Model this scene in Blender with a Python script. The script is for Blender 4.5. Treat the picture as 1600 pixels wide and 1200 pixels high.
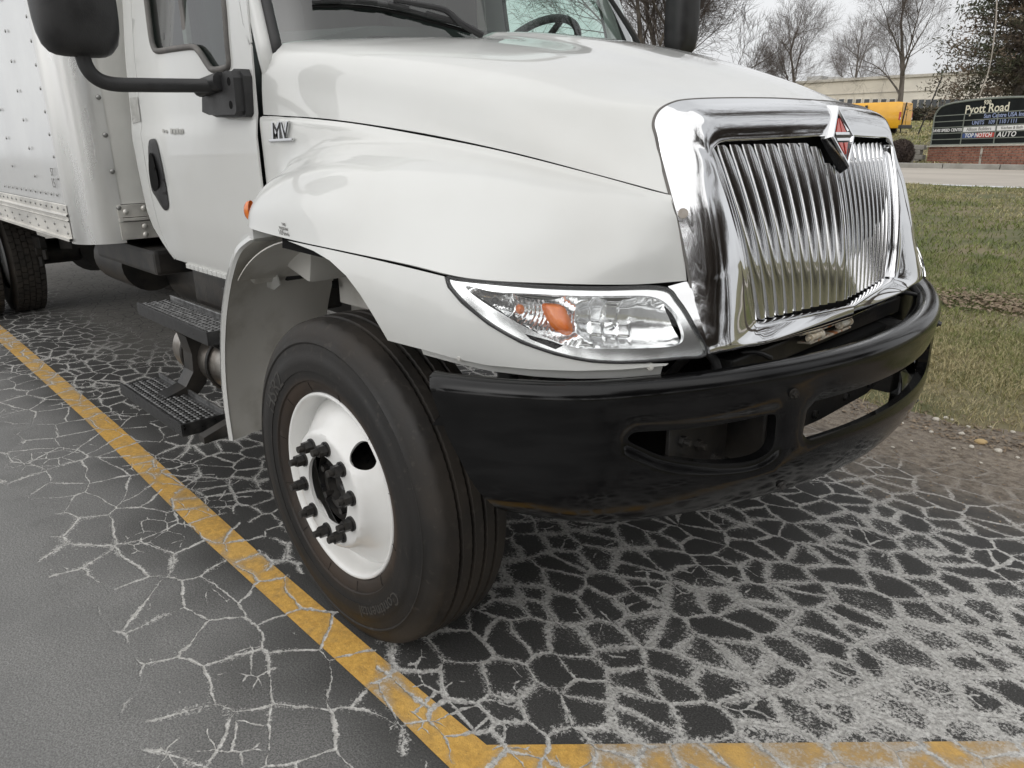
import bpy, bmesh, math, random
import numpy as np
from mathutils import Vector, Matrix
from mathutils.bvhtree import BVHTree
from mathutils.geometry import delaunay_2d_cdt

for o in list(bpy.data.objects):
    bpy.data.objects.remove(o)
scene = bpy.context.scene
COL = scene.collection
random.seed(7)
RNG = np.random.default_rng(11)

# ------------------------------------------------------------------ camera
CAMP = (1.871659, -2.170545, 1.515261)
YAW, PITCH, ROLL, FPX = 2.383561, 0.319694, 0.010108, 1161.81      # focal length in pixels of the 1600 wide photograph
_f = np.array([math.cos(YAW)*math.cos(PITCH), math.sin(YAW)*math.cos(PITCH), -math.sin(PITCH)])
_r = np.array([math.sin(YAW), -math.cos(YAW), 0.0]); _d = np.cross(_f, _r)
_c, _s = math.cos(ROLL), math.sin(ROLL)
R_CAM = np.array([_c*_r+_s*_d, -_s*_r+_c*_d, _f])
C_CAM = np.array(CAMP)
cam_data = bpy.data.cameras.new('camera')
cam_data.sensor_width = 36.0
cam_data.lens = 36.0*FPX/1600.0
cam_data.clip_start = 0.05
cam_data.clip_end = 2000.0
cam = bpy.data.objects.new('camera', cam_data)
m3 = Matrix((R_CAM[0], -R_CAM[1], -R_CAM[2])).transposed()
cam.matrix_world = Matrix.Translation(CAMP) @ m3.to_4x4()
COL.objects.link(cam)
scene.camera = cam

# ------------------------------------------------------------------ sky and sun (overcast)
SUN_EL, SUN_AZ = math.radians(36), math.radians(160)
world = bpy.data.worlds.new('World'); scene.world = world; world.use_nodes = True
wn = world.node_tree.nodes; wl = world.node_tree.links
for n in list(wn): wn.remove(n)
sky = wn.new('ShaderNodeTexSky'); sky.sky_type = 'NISHITA'; sky.sun_disc = False
sky.sun_elevation = SUN_EL; sky.sun_rotation = SUN_AZ
sky.air_density = 1.0; sky.dust_density = 4.0; sky.ozone_density = 1.0
hsv = wn.new('ShaderNodeHueSaturation'); hsv.inputs['Saturation'].default_value = 0.10
mixw = wn.new('ShaderNodeMixRGB'); mixw.inputs['Fac'].default_value = 0.72
mixw.inputs['Color2'].default_value = (8.0, 8.1, 8.25, 1)          # even cloud cover veiling the clear sky
bgn = wn.new('ShaderNodeBackground'); bgn.inputs['Strength'].default_value = 0.10
won = wn.new('ShaderNodeOutputWorld')
wl.new(sky.outputs['Color'], hsv.inputs['Color']); wl.new(hsv.outputs['Color'], mixw.inputs['Color1'])
# soft cloud texture over the whole sky
wtc = wn.new('ShaderNodeTexCoord'); wno = wn.new('ShaderNodeTexNoise'); wno.inputs['Scale'].default_value = 2.2; wno.inputs['Detail'].default_value = 5
wrm = wn.new('ShaderNodeMapRange'); wrm.inputs['From Min'].default_value = 0.3; wrm.inputs['From Max'].default_value = 0.7
wrm.inputs['To Min'].default_value = 0.82; wrm.inputs['To Max'].default_value = 1.14
wmu = wn.new('ShaderNodeMixRGB'); wmu.blend_type = 'MULTIPLY'; wmu.inputs['Fac'].default_value = 1.0
wl.new(wtc.outputs['Generated'], wno.inputs['Vector']); wl.new(wno.outputs['Fac'], wrm.inputs['Value'])
wl.new(mixw.outputs['Color'], wmu.inputs['Color1']); wl.new(wrm.outputs['Result'], wmu.inputs['Color2'])
wl.new(wmu.outputs['Color'], bgn.inputs['Color']); wl.new(bgn.outputs['Background'], won.inputs['Surface'])

sun_data = bpy.data.lights.new('sun', 'SUN'); sun_data.energy = 1.5; sun_data.angle = math.radians(150); sun_data.color = (1.0, 0.97, 0.93)
sun = bpy.data.objects.new('sun', sun_data); COL.objects.link(sun)
# sky texture: sun_rotation is measured clockwise from +Y
sdir = Vector((math.sin(SUN_AZ)*math.cos(SUN_EL), math.cos(SUN_AZ)*math.cos(SUN_EL), math.sin(SUN_EL)))
sun.rotation_euler = sdir.to_track_quat('Z', 'Y').to_euler()
sun.location = (0, 0, 12)

vs = scene.view_settings
vs.view_transform = 'Standard'; vs.look = 'None'; vs.gamma = 1.0; vs.use_curve_mapping = False
vs.exposure = 0.3

# ------------------------------------------------------------------ helpers
def on(u, v, axis, val):
    d = R_CAM.T @ np.array([(u-800)/FPX, (v-600)/FPX, 1.0])
    t = (val-C_CAM[axis])/d[axis]
    return C_CAM+t*d
def onY(u, v, y): return on(u, v, 1, y)
def onX(u, v, x): return on(u, v, 0, x)
def onZ(u, v, z): return on(u, v, 2, z)
def pray(u, v):
    d = R_CAM.T @ np.array([(u-800)/FPX, (v-600)/FPX, 1.0])
    return d/np.linalg.norm(d)
def proj(P):
    q = R_CAM @ (np.asarray(P, float)-C_CAM)
    return np.array([800+FPX*q[0]/q[2], 600+FPX*q[1]/q[2]])

def cr(pts, m):
    """Catmull-Rom through pts (n, k) resampled to m points"""
    P = np.asarray(pts, float); n = len(P)
    if n == 2:
        t = np.linspace(0, 1, m)[:, None]; return P[0]*(1-t)+P[1]*t
    E = np.vstack([2*P[0]-P[1], P, 2*P[-1]-P[-2]])
    t = np.linspace(0, n-1, m); i = np.minimum(t.astype(int), n-2); f = (t-i)[:, None]
    a, b, c, d = E[i], E[i+1], E[i+2], E[i+3]
    return 0.5*((2*b)+(-a+c)*f+(2*a-5*b+4*c-d)*f**2+(-a+3*b-3*c+d)*f**3)
def crk(pts, knots, t):
    """smooth monotone-ish interpolation of pts at knots (cubic Hermite) for parameter array t"""
    P = np.asarray(pts, float); k = np.asarray(knots, float); t = np.atleast_1d(np.asarray(t, float))
    n = len(k); T = np.zeros_like(P)
    for i in range(n):
        if i == 0: T[i] = (P[1]-P[0])/(k[1]-k[0])
        elif i == n-1: T[i] = (P[-1]-P[-2])/(k[-1]-k[-2])
        else:
            s0 = (P[i]-P[i-1])/(k[i]-k[i-1]); s1 = (P[i+1]-P[i])/(k[i+1]-k[i])
            w = (k[i+1]-k[i])/(k[i+1]-k[i-1]); T[i] = s0*w+s1*(1-w)
    i = np.clip(np.searchsorted(k, t, side='right')-1, 0, n-2)
    h = (k[i+1]-k[i]); f = ((t-k[i])/h)[:, None]; h = h[:, None]
    return (2*f**3-3*f**2+1)*P[i]+(f**3-2*f**2+f)*h*T[i]+(-2*f**3+3*f**2)*P[i+1]+(f**3-f**2)*h*T[i+1]

def mesh_from(name, V, F, smooth=True):
    me = bpy.data.meshes.new(name)
    me.from_pydata([tuple(map(float, v)) for v in V], [], [tuple(map(int, f)) for f in F])
    me.validate(); me.update()
    if smooth: me.polygons.foreach_set('use_smooth', [True]*len(me.polygons))
    return me
def tri_mesh(name, V, F, smooth=False):
    """fast path for large triangle or quad arrays"""
    V = np.asarray(V, np.float32); F = np.asarray(F, np.int32); k = F.shape[1]
    me = bpy.data.meshes.new(name)
    me.vertices.add(len(V)); me.vertices.foreach_set('co', V.ravel())
    me.loops.add(F.size); me.loops.foreach_set('vertex_index', F.ravel())
    me.polygons.add(len(F)); me.polygons.foreach_set('loop_start', np.arange(0, F.size, k, dtype=np.int32))
    me.polygons.foreach_set('loop_total', np.full(len(F), k, np.int32))
    if smooth: me.polygons.foreach_set('use_smooth', np.ones(len(F), bool))
    me.update(calc_edges=True); return me
def orient(me, d):
    """flip all faces if the mean normal points away from direction d"""
    d = Vector(d); s = sum((p.normal.dot(d)*p.area for p in me.polygons), 0.0)
    if s < 0: me.flip_normals()
    return me
def link(name, me, mat=None, parent=None, label=None, cat=None, group=None, kind=None):
    o = bpy.data.objects.new(name, me); COL.objects.link(o)
    if mat is not None and me is not None and len(me.materials) == 0: me.materials.append(mat)
    if parent is not None: o.parent = parent
    if label: o['label'] = label
    if cat: o['category'] = cat
    if group: o['group'] = group
    if kind: o['kind'] = kind
    return o
def empty(name, label, cat, loc=(0, 0, 0), group=None, rz=0.0):
    o = bpy.data.objects.new(name, None); COL.objects.link(o)
    o.empty_display_size = 0.3
    o.location = loc; o.rotation_euler = (0, 0, rz); o['label'] = label; o['category'] = cat
    if group: o['group'] = group
    return o
def mirror_mesh(me):
    m2 = me.copy()
    co = np.empty(len(m2.vertices)*3, np.float32); m2.vertices.foreach_get('co', co)
    co[1::3] *= -1; m2.vertices.foreach_set('co', co); m2.flip_normals(); m2.update(); return m2
def solid(o, t, off=-1.0):
    md = o.modifiers.new('thickness', 'SOLIDIFY'); md.thickness = t; md.offset = off
    es = o.modifiers.new('crisp_rim', 'EDGE_SPLIT'); es.split_angle = math.radians(42); return o
def auto_smooth(me, ang=35):
    try: me.set_sharp_from_angle(angle=math.radians(ang))
    except Exception: pass
    return me
def grid_faces(nr, nc, closed=False):
    F = []
    for i in range(nr-1):
        for j in range(nc-1 if not closed else nc):
            j2 = (j+1) % nc
            F.append((i*nc+j, i*nc+j2, (i+1)*nc+j2, (i+1)*nc+j))
    return F
def loft_grid(ctrl, nu, nv):
    A = np.array([cr(row, nu) for row in ctrl])           # rows x nu x 3
    return np.array([cr(A[:, j], nv) for j in range(nu)]).transpose(1, 0, 2)   # nv x nu x 3
def grid_mesh(name, G, closed=False):
    nr, nc, _ = G.shape
    return mesh_from(name, G.reshape(-1, 3), grid_faces(nr, nc, closed))
def tube(path, rad, n=8, cap=True):
    """tube mesh data along path with radius (scalar or list)"""
    P = np.asarray(path, float); m = len(P)
    r = np.full(m, rad) if np.isscalar(rad) else np.asarray(rad, float)
    T = np.gradient(P, axis=0); T /= np.linalg.norm(T, axis=1)[:, None]+1e-12
    a = np.array([0, 0, 1.0]) if abs(T[0][2]) < 0.9 else np.array([1.0, 0, 0])
    N = np.cross(T[0], a); N /= np.linalg.norm(N)
    V = []
    for i in range(m):
        N = N-T[i]*np.dot(N, T[i]); N /= np.linalg.norm(N)+1e-12
        B = np.cross(T[i], N)
        for k in range(n):
            t = 2*math.pi*k/n; V.append(P[i]+r[i]*(math.cos(t)*N+math.sin(t)*B))
    F = grid_faces(m, n, True)
    if cap: F += [tuple(range(n))[::-1], tuple((m-1)*n+k for k in range(n))]
    return np.array(V), F
class MB:
    """collects primitives into one mesh"""
    def __init__(s): s.V = []; s.F = []
    def add(s, V, F):
        b = len(s.V); s.V += [tuple(map(float, v)) for v in V]; s.F += [tuple(int(i)+b for i in f) for f in F]; return s
    def box(s, c, d, rz=0.0, rx=0.0, ry=0.0, bev=0.0):
        bm = bmesh.new(); bmesh.ops.create_cube(bm, size=1.0)
        for v in bm.verts: v.co = Vector((v.co.x*d[0], v.co.y*d[1], v.co.z*d[2]))
        if bev > 0: bmesh.ops.bevel(bm, geom=list(bm.edges), offset=bev, segments=2, profile=0.6, affect='EDGES')
        M = Matrix.Translation(c) @ Matrix.Rotation(rz, 4, 'Z') @ Matrix.Rotation(ry, 4, 'Y') @ Matrix.Rotation(rx, 4, 'X')
        bm.transform(M); bm.verts.index_update()
        s.add([v.co[:] for v in bm.verts], [[v.index for v in f.verts] for f in bm.faces]); bm.free(); return s
    def cyl(s, a, b, r, n=16, r2=None):
        a = np.array(a, float); b = np.array(b, float)
        V, F = tube([a, b], [r, r if r2 is None else r2], n); return s.add(V, F)
    def tube(s, path, r, n=8): V, F = tube(path, r, n); return s.add(V, F)
    def prism(s, poly, ext):
        """poly list of 3D points, ext a vector"""
        n = len(poly); P = [np.array(p, float) for p in poly]; e = np.array(ext, float)
        V = P+[p+e for p in P]
        F = [tuple(range(n))[::-1], tuple(range(n, 2*n))]+[(i, (i+1) % n, n+(i+1) % n, n+i) for i in range(n)]
        return s.add(V, F)
    def build(s, name, mat, parent=None, smooth=False, ang=None, **kw):
        me = mesh_from(name, s.V, s.F, smooth)
        bm = bmesh.new(); bm.from_mesh(me); bmesh.ops.recalc_face_normals(bm, faces=bm.faces); bm.to_mesh(me); bm.free()
        if ang: me.polygons.foreach_set('use_smooth', [True]*len(me.polygons)); auto_smooth(me, ang)
        return link(name, me, mat, parent, **kw)
def pt_in_poly(x, y, poly):
    c = False; n = len(poly); j = n-1
    for i in range(n):
        xi, yi = poly[i]; xj, yj = poly[j]
        if (yi > y) != (yj > y) and x < (xj-xi)*(y-yi)/(yj-yi)+xi: c = not c
        j = i
    return c
def pip_v(P, poly):
    P = np.asarray(P, float); Q = np.asarray(poly, float); c = np.zeros(len(P), bool)
    for (xi, yi), (xj, yj) in zip(Q, np.roll(Q, 1, 0)):
        if yi == yj: continue
        m = (yi > P[:, 1]) != (yj > P[:, 1]); c ^= m & (P[:, 0] < (xj-xi)*(P[:, 1]-yi)/(yj-yi)+xi)
    return c
def dist_poly(P, poly):
    """distance of points P (n,2) to a closed polygon outline"""
    P = np.asarray(P, float); Q = np.asarray(poly, float); D = np.full(len(P), 1e9)
    for a, b in zip(Q, np.roll(Q, -1, 0)):
        e = b-a; t = np.clip(((P-a)@e)/(e@e+1e-12), 0, 1)
        D = np.minimum(D, np.linalg.norm(P-a-t[:, None]*e, axis=1))
    return D
def resample(poly, step, closed=True):
    Q = [np.array(p, float) for p in poly]; out = []
    n = len(Q)
    for i in range(n if closed else n-1):
        a, b = Q[i], Q[(i+1) % n]; k = max(1, int(np.linalg.norm(b-a)/step))
        out += [a+(b-a)*t/k for t in range(k)]
    if not closed: out.append(Q[-1])
    return out
def smooth_closed(poly, m):
    P = np.asarray(poly, float); n = len(P)
    E = np.vstack([P[-1:], P, P[:2]]); t = np.linspace(0, n, m, endpoint=False); i = t.astype(int); f = (t-i)[:, None]
    a, b, c, d = E[i], E[i+1], E[i+2], E[i+3]
    return 0.5*((2*b)+(-a+c)*f+(2*a-5*b+4*c-d)*f**2+(-a+3*b-3*c+d)*f**3)
def offset_poly(poly, d):
    P = np.asarray(poly, float); q = np.roll(P, -1, 0); sg = 1 if np.sum(P[:, 0]*q[:, 1]-q[:, 0]*P[:, 1]) > 0 else -1
    e = np.roll(P, -1, 0)-np.roll(P, 1, 0); n = np.column_stack([e[:, 1], -e[:, 0]])*sg; n /= np.linalg.norm(n, axis=1)[:, None]+1e-12
    return [tuple(x) for x in P+n*d]
def cdt_domain(outer, holes, step, rings=()):
    """triangulate a 2D region with interior grid points; returns verts2d, faces"""
    outer = resample(outer, step); holes = [resample(h, step*0.7) for h in holes]
    pts = [tuple(p) for p in outer]; faces = [list(range(len(pts)))]; b = len(pts)
    for h in holes:
        pts += [tuple(p) for p in h]; faces.append(list(range(b, b+len(h)))); b = len(pts)
    redges = []
    for h in rings:
        pts += [tuple(p) for p in h]; redges += [(b+i, b+(i+1) % len(h)) for i in range(len(h))]; b = len(pts)
    O = np.array(outer); x0, y0 = O.min(0); x1, y1 = O.max(0)
    gx, gy = np.meshgrid(np.arange(x0, x1, step), np.arange(y0, y1, step*0.87)); gx[1::2] += step/2
    G = np.column_stack([gx.ravel(), gy.ravel()])
    ok = pip_v(G, outer)
    for h in holes: ok &= ~pip_v(G, h)
    G = G[ok]
    if len(G):
        D = dist_poly(G, outer)
        for h in list(holes)+list(rings): D = np.minimum(D, dist_poly(G, h))
        G = G[D > step*0.45]
    pts += [tuple(g) for g in G]
    edges = list(redges)
    for f in faces: edges += [(f[i], f[(i+1) % len(f)]) for i in range(len(f))]
    V, E, F, *_ = delaunay_2d_cdt([Vector(p) for p in pts], edges, [], 0, 1e-7)
    V = np.array([tuple(v) for v in V])
    Cn = np.array([V[list(f)].mean(0) for f in F]); ok = pip_v(Cn, outer)
    for h in holes: ok &= ~pip_v(Cn, h)
    return V, [tuple(f) for f, k in zip(F, ok) if k]
class Surf:
    """ray-castable surface built from a grid"""
    def __init__(s, G):
        nr, nc, _ = G.shape
        s.b = BVHTree.FromPolygons([tuple(p) for p in G.reshape(-1, 3)], grid_faces(nr, nc))
    def hit(s, u, v):
        loc, nor, i, d = s.b.ray_cast(Vector(CAMP), Vector(pray(u, v)))
        if loc is None:
            # fall back on the closest surface point to the ray
            best = None
            for t in np.linspace(0.8, 4.0, 160):
                q = s.b.find_nearest(Vector(C_CAM+pray(u, v)*t))
                if best is None or q[3] < best[0]: best = (q[3], q[0], q[1])
            loc, nor = best[1], best[2]
        n = np.array(nor); 
        if np.dot(n, pray(u, v)) > 0: n = -n
        return np.array(loc), n
def px_patch(name, surf, outline, step=9, off=0.0, holes=(), offfn=None):
    """panel whose edge is traced on surface `surf`; off lifts it along the surface normal"""
    V2, F = cdt_domain(outline, list(holes), step); V = []
    for i, (u, v) in enumerate(V2):
        p, n = surf.hit(u, v); o = off if offfn is None else offfn(u, v)
        V.append(p+n*o)
    me = mesh_from(name, V, F); orient(me, -pray(*np.mean(np.array(outline), axis=0))); return me
def lathe(profile, n, center, axis='y', closed=True):
    """profile list of (w, r): w along +y inward, r radius in the x-z plane, about center"""
    V = []; 
    for w, r in profile:
        for k in range(n):
            t = 2*math.pi*k/n; V.append((center[0]+r*math.sin(t), center[1]+w, center[2]+r*math.cos(t)))
    return np.array(V), grid_faces(len(profile), n, True)
def text_data(body, size, extrude=0.0, align='CENTER', shear=0.0, space=1.0, offset=0.0, res=3):
    cu = bpy.data.curves.new('text', 'FONT'); cu.body = body; cu.size = size; cu.extrude = extrude
    cu.align_x = align; cu.align_y = 'CENTER'; cu.shear = shear; cu.space_character = space; cu.offset = offset; cu.resolution_u = res
    ob = bpy.data.objects.new('text', cu); COL.objects.link(ob)
    bpy.context.view_layer.update()
    dg = bpy.context.evaluated_depsgraph_get(); me = bpy.data.meshes.new_from_object(ob.evaluated_get(dg))
    bpy.data.objects.remove(ob); bpy.data.curves.remove(cu)
    V = np.array([v.co[:] for v in me.vertices]); F = [tuple(p.vertices) for p in me.polygons]
    bpy.data.meshes.remove(me)
    return V, F

# ------------------------------------------------------------------ materials
def new_mat(name):
    m = bpy.data.materials.new(name); m.use_nodes = True
    nt = m.node_tree; b = nt.nodes['Principled BSDF']; return m, nt, b
def N(nt, typ, **kw):
    n = nt.nodes.new(typ)
    for k, v in kw.items():
        if k in n.inputs: n.inputs[k].default_value = v
        else: setattr(n, k, v)
    return n
def math_n(nt, op, a, b=None, clamp=False):
    n = nt.nodes.new('ShaderNodeMath'); n.operation = op; n.use_clamp = clamp
    for i, x in enumerate((a, b)):
        if x is None: continue
        if isinstance(x, (int, float)): n.inputs[i].default_value = x
        else: nt.links.new(x, n.inputs[i])
    return n.outputs[0]
def maprange(nt, x, a, b, c=0.0, d=1.0, smooth=True):
    n = nt.nodes.new('ShaderNodeMapRange'); n.interpolation_type = 'SMOOTHSTEP' if smooth else 'LINEAR'
    nt.links.new(x, n.inputs['Value'])
    for k, v in (('From Min', a), ('From Max', b), ('To Min', c), ('To Max', d)):
        if isinstance(v, (int, float)): n.inputs[k].default_value = v
        else: nt.links.new(v, n.inputs[k])
    return n.outputs['Result']
def mixc(nt, fac, a, b):
    n = nt.nodes.new('ShaderNodeMixRGB')
    for i, x in zip(('Fac', 'Color1', 'Color2'), (fac, a, b)):
        if isinstance(x, (int, float)): n.inputs[i].default_value = x
        elif isinstance(x, tuple): n.inputs[i].default_value = (*x, 1) if len(x) == 3 else x
        else: nt.links.new(x, n.inputs[i])
    return n.outputs['Color']
def noise(nt, vec, scale, detail=4, rough=0.55, dist=0.0):
    n = N(nt, 'ShaderNodeTexNoise', Scale=scale, Detail=detail, Roughness=rough, Distortion=dist)
    nt.links.new(vec, n.inputs['Vector']); return n
def mat(name, col, rough=0.5, metal=0.0, col2=None, nscale=6.0, rvar=0.0, bump=0.0, bscale=80.0, coat=0.0, spec=None, stretch=None, trans=0.0, alpha=None, thresh=(0.35, 0.65), detail=5, coat_r=0.03):
    m, nt, b = new_mat(name)
    b.inputs['Base Color'].default_value = (*col, 1); b.inputs['Roughness'].default_value = rough; b.inputs['Metallic'].default_value = metal
    if coat: b.inputs['Coat Weight'].default_value = coat; b.inputs['Coat Roughness'].default_value = coat_r
    if spec is not None: b.inputs['Specular IOR Level'].default_value = spec
    if trans: b.inputs['Transmission Weight'].default_value = trans
    tc = N(nt, 'ShaderNodeTexCoord'); vec = tc.outputs['Object']
    if stretch:
        mp = N(nt, 'ShaderNodeMapping'); mp.inputs['Scale'].default_value = stretch; nt.links.new(vec, mp.inputs['Vector']); vec = mp.outputs['Vector']
    if col2 is not None or rvar:
        n = noise(nt, vec, nscale, detail)
        f = maprange(nt, n.outputs['Fac'], thresh[0], thresh[1])
        if col2 is not None: nt.links.new(mixc(nt, f, col, col2), b.inputs['Base Color'])
        if rvar: nt.links.new(maprange(nt, n.outputs['Fac'], 0.3, 0.7, max(0.01, rough-rvar), rough+rvar), b.inputs['Roughness'])
    if bump:
        n2 = noise(nt, vec, bscale, 3)
        bp = N(nt, 'ShaderNodeBump', Strength=bump, Distance=0.004); nt.links.new(n2.outputs['Fac'], bp.inputs['Height']); nt.links.new(bp.outputs['Normal'], b.inputs['Normal'])
    return m

M = {}
M['paint'] = mat('white_paint', (0.64, 0.648, 0.632), 0.45, coat=1.0, col2=(0.60, 0.602, 0.58), nscale=1.6, rvar=0.06, coat_r=0.015, detail=9)
M['liner'] = mat('liner_grey_white', (0.62, 0.61, 0.575), 0.55, col2=(0.40, 0.385, 0.345), nscale=5, bump=0.15, bscale=30, thresh=(0.42, 0.75))
M['chrome'] = mat('chrome', (0.74, 0.745, 0.755), 0.035, 1.0, rvar=0.02, nscale=9)
M['chrome_in'] = mat('chrome_reflector', (0.93, 0.935, 0.94), 0.17, 0.88)
M['black_gloss'] = mat('black_bumper', (0.004, 0.004, 0.0043), 0.13, col2=(0.008, 0.008, 0.0083), nscale=7, rvar=0.06, stretch=(1, 1, 5), spec=0.32)
M['black'] = mat('black_plastic', (0.018, 0.018, 0.019), 0.5, col2=(0.03, 0.03, 0.031), nscale=14, bump=0.2, bscale=220, rvar=0.08)
M['black_matte'] = mat('black_matte', (0.008, 0.008, 0.008), 0.85, spec=0.2)
M['frame_black'] = mat('chassis_black', (0.014, 0.014, 0.014), 0.45, col2=(0.035, 0.031, 0.027), nscale=9, bump=0.2, bscale=60)
M['rubber'] = None
M['rubber_text'] = mat('tyre_lettering', (0.045, 0.0425, 0.039), 0.6)
M['rear_rubber'] = mat('rear_tyre_rubber', (0.028, 0.025, 0.022), 0.75, col2=(0.05, 0.043, 0.036), nscale=9, bump=0.2, bscale=60)
M['seal'] = mat('window_rubber_seal', (0.10, 0.095, 0.09), 0.6, col2=(0.15, 0.14, 0.13), nscale=12)
M['wheel_white'] = mat('wheel_white', (0.80, 0.80, 0.785), 0.3, coat=0.4, col2=(0.76, 0.755, 0.735), nscale=5, bump=0.05, bscale=25)
M['nut'] = mat('lug_nut_black', (0.012, 0.012, 0.013), 0.35, col2=(0.03, 0.027, 0.024), nscale=40, rvar=0.1, bump=0.2, bscale=150)
M['alu'] = mat('box_aluminium', (0.66, 0.665, 0.66), 0.33, 0.75, col2=(0.78, 0.775, 0.75), nscale=4, stretch=(1, 1, 0.25), rvar=0.08, bump=0.10, bscale=6)
M['alu_rail'] = mat('box_rail_aluminium', (0.60, 0.585, 0.55), 0.42, 0.55, col2=(0.72, 0.70, 0.655), nscale=11, stretch=(0.4, 1, 1), rvar=0.1, bump=0.1, bscale=40)
M['box_white'] = mat('box_white', (0.74, 0.735, 0.70), 0.42, col2=(0.66, 0.655, 0.62), nscale=3)
M['box_side'] = mat('box_side_panel', (0.76, 0.765, 0.755), 0.14, 0.35, col2=(0.70, 0.705, 0.70), nscale=3, bump=0.10, bscale=3.5, rvar=0.03)
M['rivet'] = mat('rivet_steel', (0.30, 0.30, 0.29), 0.4, 0.8)
M['step'] = mat('step_metal', (0.018, 0.018, 0.019), 0.36, 0.35, col2=(0.045, 0.045, 0.045), nscale=22, rvar=0.1)
M['step_edge'] = mat('step_worn_metal', (0.42, 0.42, 0.42), 0.35, 0.85, col2=(0.2, 0.2, 0.2), nscale=30)
M['step_nub'] = mat('step_button_metal', (0.16, 0.16, 0.16), 0.35, 0.7, col2=(0.06, 0.06, 0.06), nscale=40)
M['steel'] = mat('exhaust_steel', (0.42, 0.40, 0.37), 0.32, 0.9, col2=(0.25, 0.22, 0.19), nscale=8)
M['amber'] = mat('amber_lens', (0.62, 0.13, 0.015), 0.14, coat=0.8, col2=(0.75, 0.20, 0.03), nscale=25)
M['red'] = mat('emblem_red', (0.62, 0.045, 0.02), 0.25, coat=0.6)
M['interior'] = mat('cab_interior_grey', (0.05, 0.053, 0.053), 0.8, col2=(0.065, 0.065, 0.065), nscale=5)
M['interior_dark'] = mat('cab_interior_dark', (0.035, 0.036, 0.037), 0.7)
M['roller'] = mat('roller_nylon', (0.72, 0.69, 0.60), 0.4, col2=(0.5, 0.42, 0.3), nscale=30)
M['bracket'] = mat('bracket_tan', (0.52, 0.47, 0.38), 0.5, col2=(0.36, 0.13, 0.04), nscale=30, thresh=(0.52, 0.62))
M['sticker'] = mat('grey_sticker', (0.33, 0.33, 0.31), 0.6, col2=(0.42, 0.42, 0.40), nscale=30)
M['ink'] = mat('dark_ink', (0.09, 0.085, 0.075), 0.6)
M['gap_dark'] = mat('gap_dark', (0.012, 0.012, 0.012), 0.9, spec=0.1)

def tyre_mat():
    m, nt, b = new_mat('tyre_rubber'); tc = N(nt, 'ShaderNodeTexCoord'); pos = tc.outputs['Object']
    sp = N(nt, 'ShaderNodeSeparateXYZ'); nt.links.new(pos, sp.inputs[0])
    rad = math_n(nt, 'SQRT', math_n(nt, 'ADD', math_n(nt, 'MULTIPLY', sp.outputs['X'], sp.outputs['X']), math_n(nt, 'MULTIPLY', sp.outputs['Z'], sp.outputs['Z'])))
    n1 = noise(nt, pos, 5.0, 5).outputs['Fac']; n2 = noise(nt, pos, 40.0, 4).outputs['Fac']; n3 = noise(nt, pos, 130.0, 3).outputs['Fac']
    base = mixc(nt, maprange(nt, n1, .3, .7), (0.0085, 0.0080, 0.0076), (0.015, 0.0132, 0.0118))
    bead = math_n(nt, 'MULTIPLY', maprange(nt, rad, .355, .325), maprange(nt, n1, .3, .65, .35, 1.0))
    base = mixc(nt, bead, base, (0.040, 0.026, 0.017))
    shoulder = math_n(nt, 'MULTIPLY', maprange(nt, rad, .44, .50), maprange(nt, n1, .35, .7, .2, .9))
    base = mixc(nt, shoulder, base, (0.036, 0.029, 0.0225))
    base = mixc(nt, maprange(nt, n2, .58, .72, 0, .5), base, (0.055, 0.048, 0.041))
    nt.links.new(base, b.inputs['Base Color']); nt.links.new(maprange(nt, n1, .3, .7, .56, .76), b.inputs['Roughness'])
    bp = N(nt, 'ShaderNodeBump', Strength=.18, Distance=.003); nt.links.new(n3, bp.inputs['Height']); nt.links.new(bp.outputs['Normal'], b.inputs['Normal'])
    return m
M['rubber'] = tyre_mat()
def glass_mat(name, tint, rough=0.0, ior=1.45):
    m, nt, b = new_mat(name); out = nt.nodes['Material Output']; nt.nodes.remove(b)
    tr = N(nt, 'ShaderNodeBsdfTransparent'); tr.inputs['Color'].default_value = (*tint, 1)
    gl = N(nt, 'ShaderNodeBsdfGlossy'); gl.inputs['Roughness'].default_value = rough; gl.inputs['Color'].default_value = (1, 1, 1, 1)
    fr = N(nt, 'ShaderNodeFresnel'); ge = N(nt, 'ShaderNodeNewGeometry')
    nt.links.new(maprange(nt, ge.outputs['Backfacing'], 0, 1, ior, 1.0/ior, False), fr.inputs['IOR'])     # a thin pane reflects alike from both sides
    mx = N(nt, 'ShaderNodeMixShader')
    nt.links.new(fr.outputs['Fac'], mx.inputs['Fac']); nt.links.new(tr.outputs[0], mx.inputs[1]); nt.links.new(gl.outputs[0], mx.inputs[2])
    nt.links.new(mx.outputs[0], out.inputs['Surface']); return m
M['glass'] = glass_mat('window_glass', (0.78, 0.90, 0.85), 0.0, 1.75)
M['lens'] = glass_mat('headlight_lens', (0.97, 0.98, 0.98), 0.0, 1.42)

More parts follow.
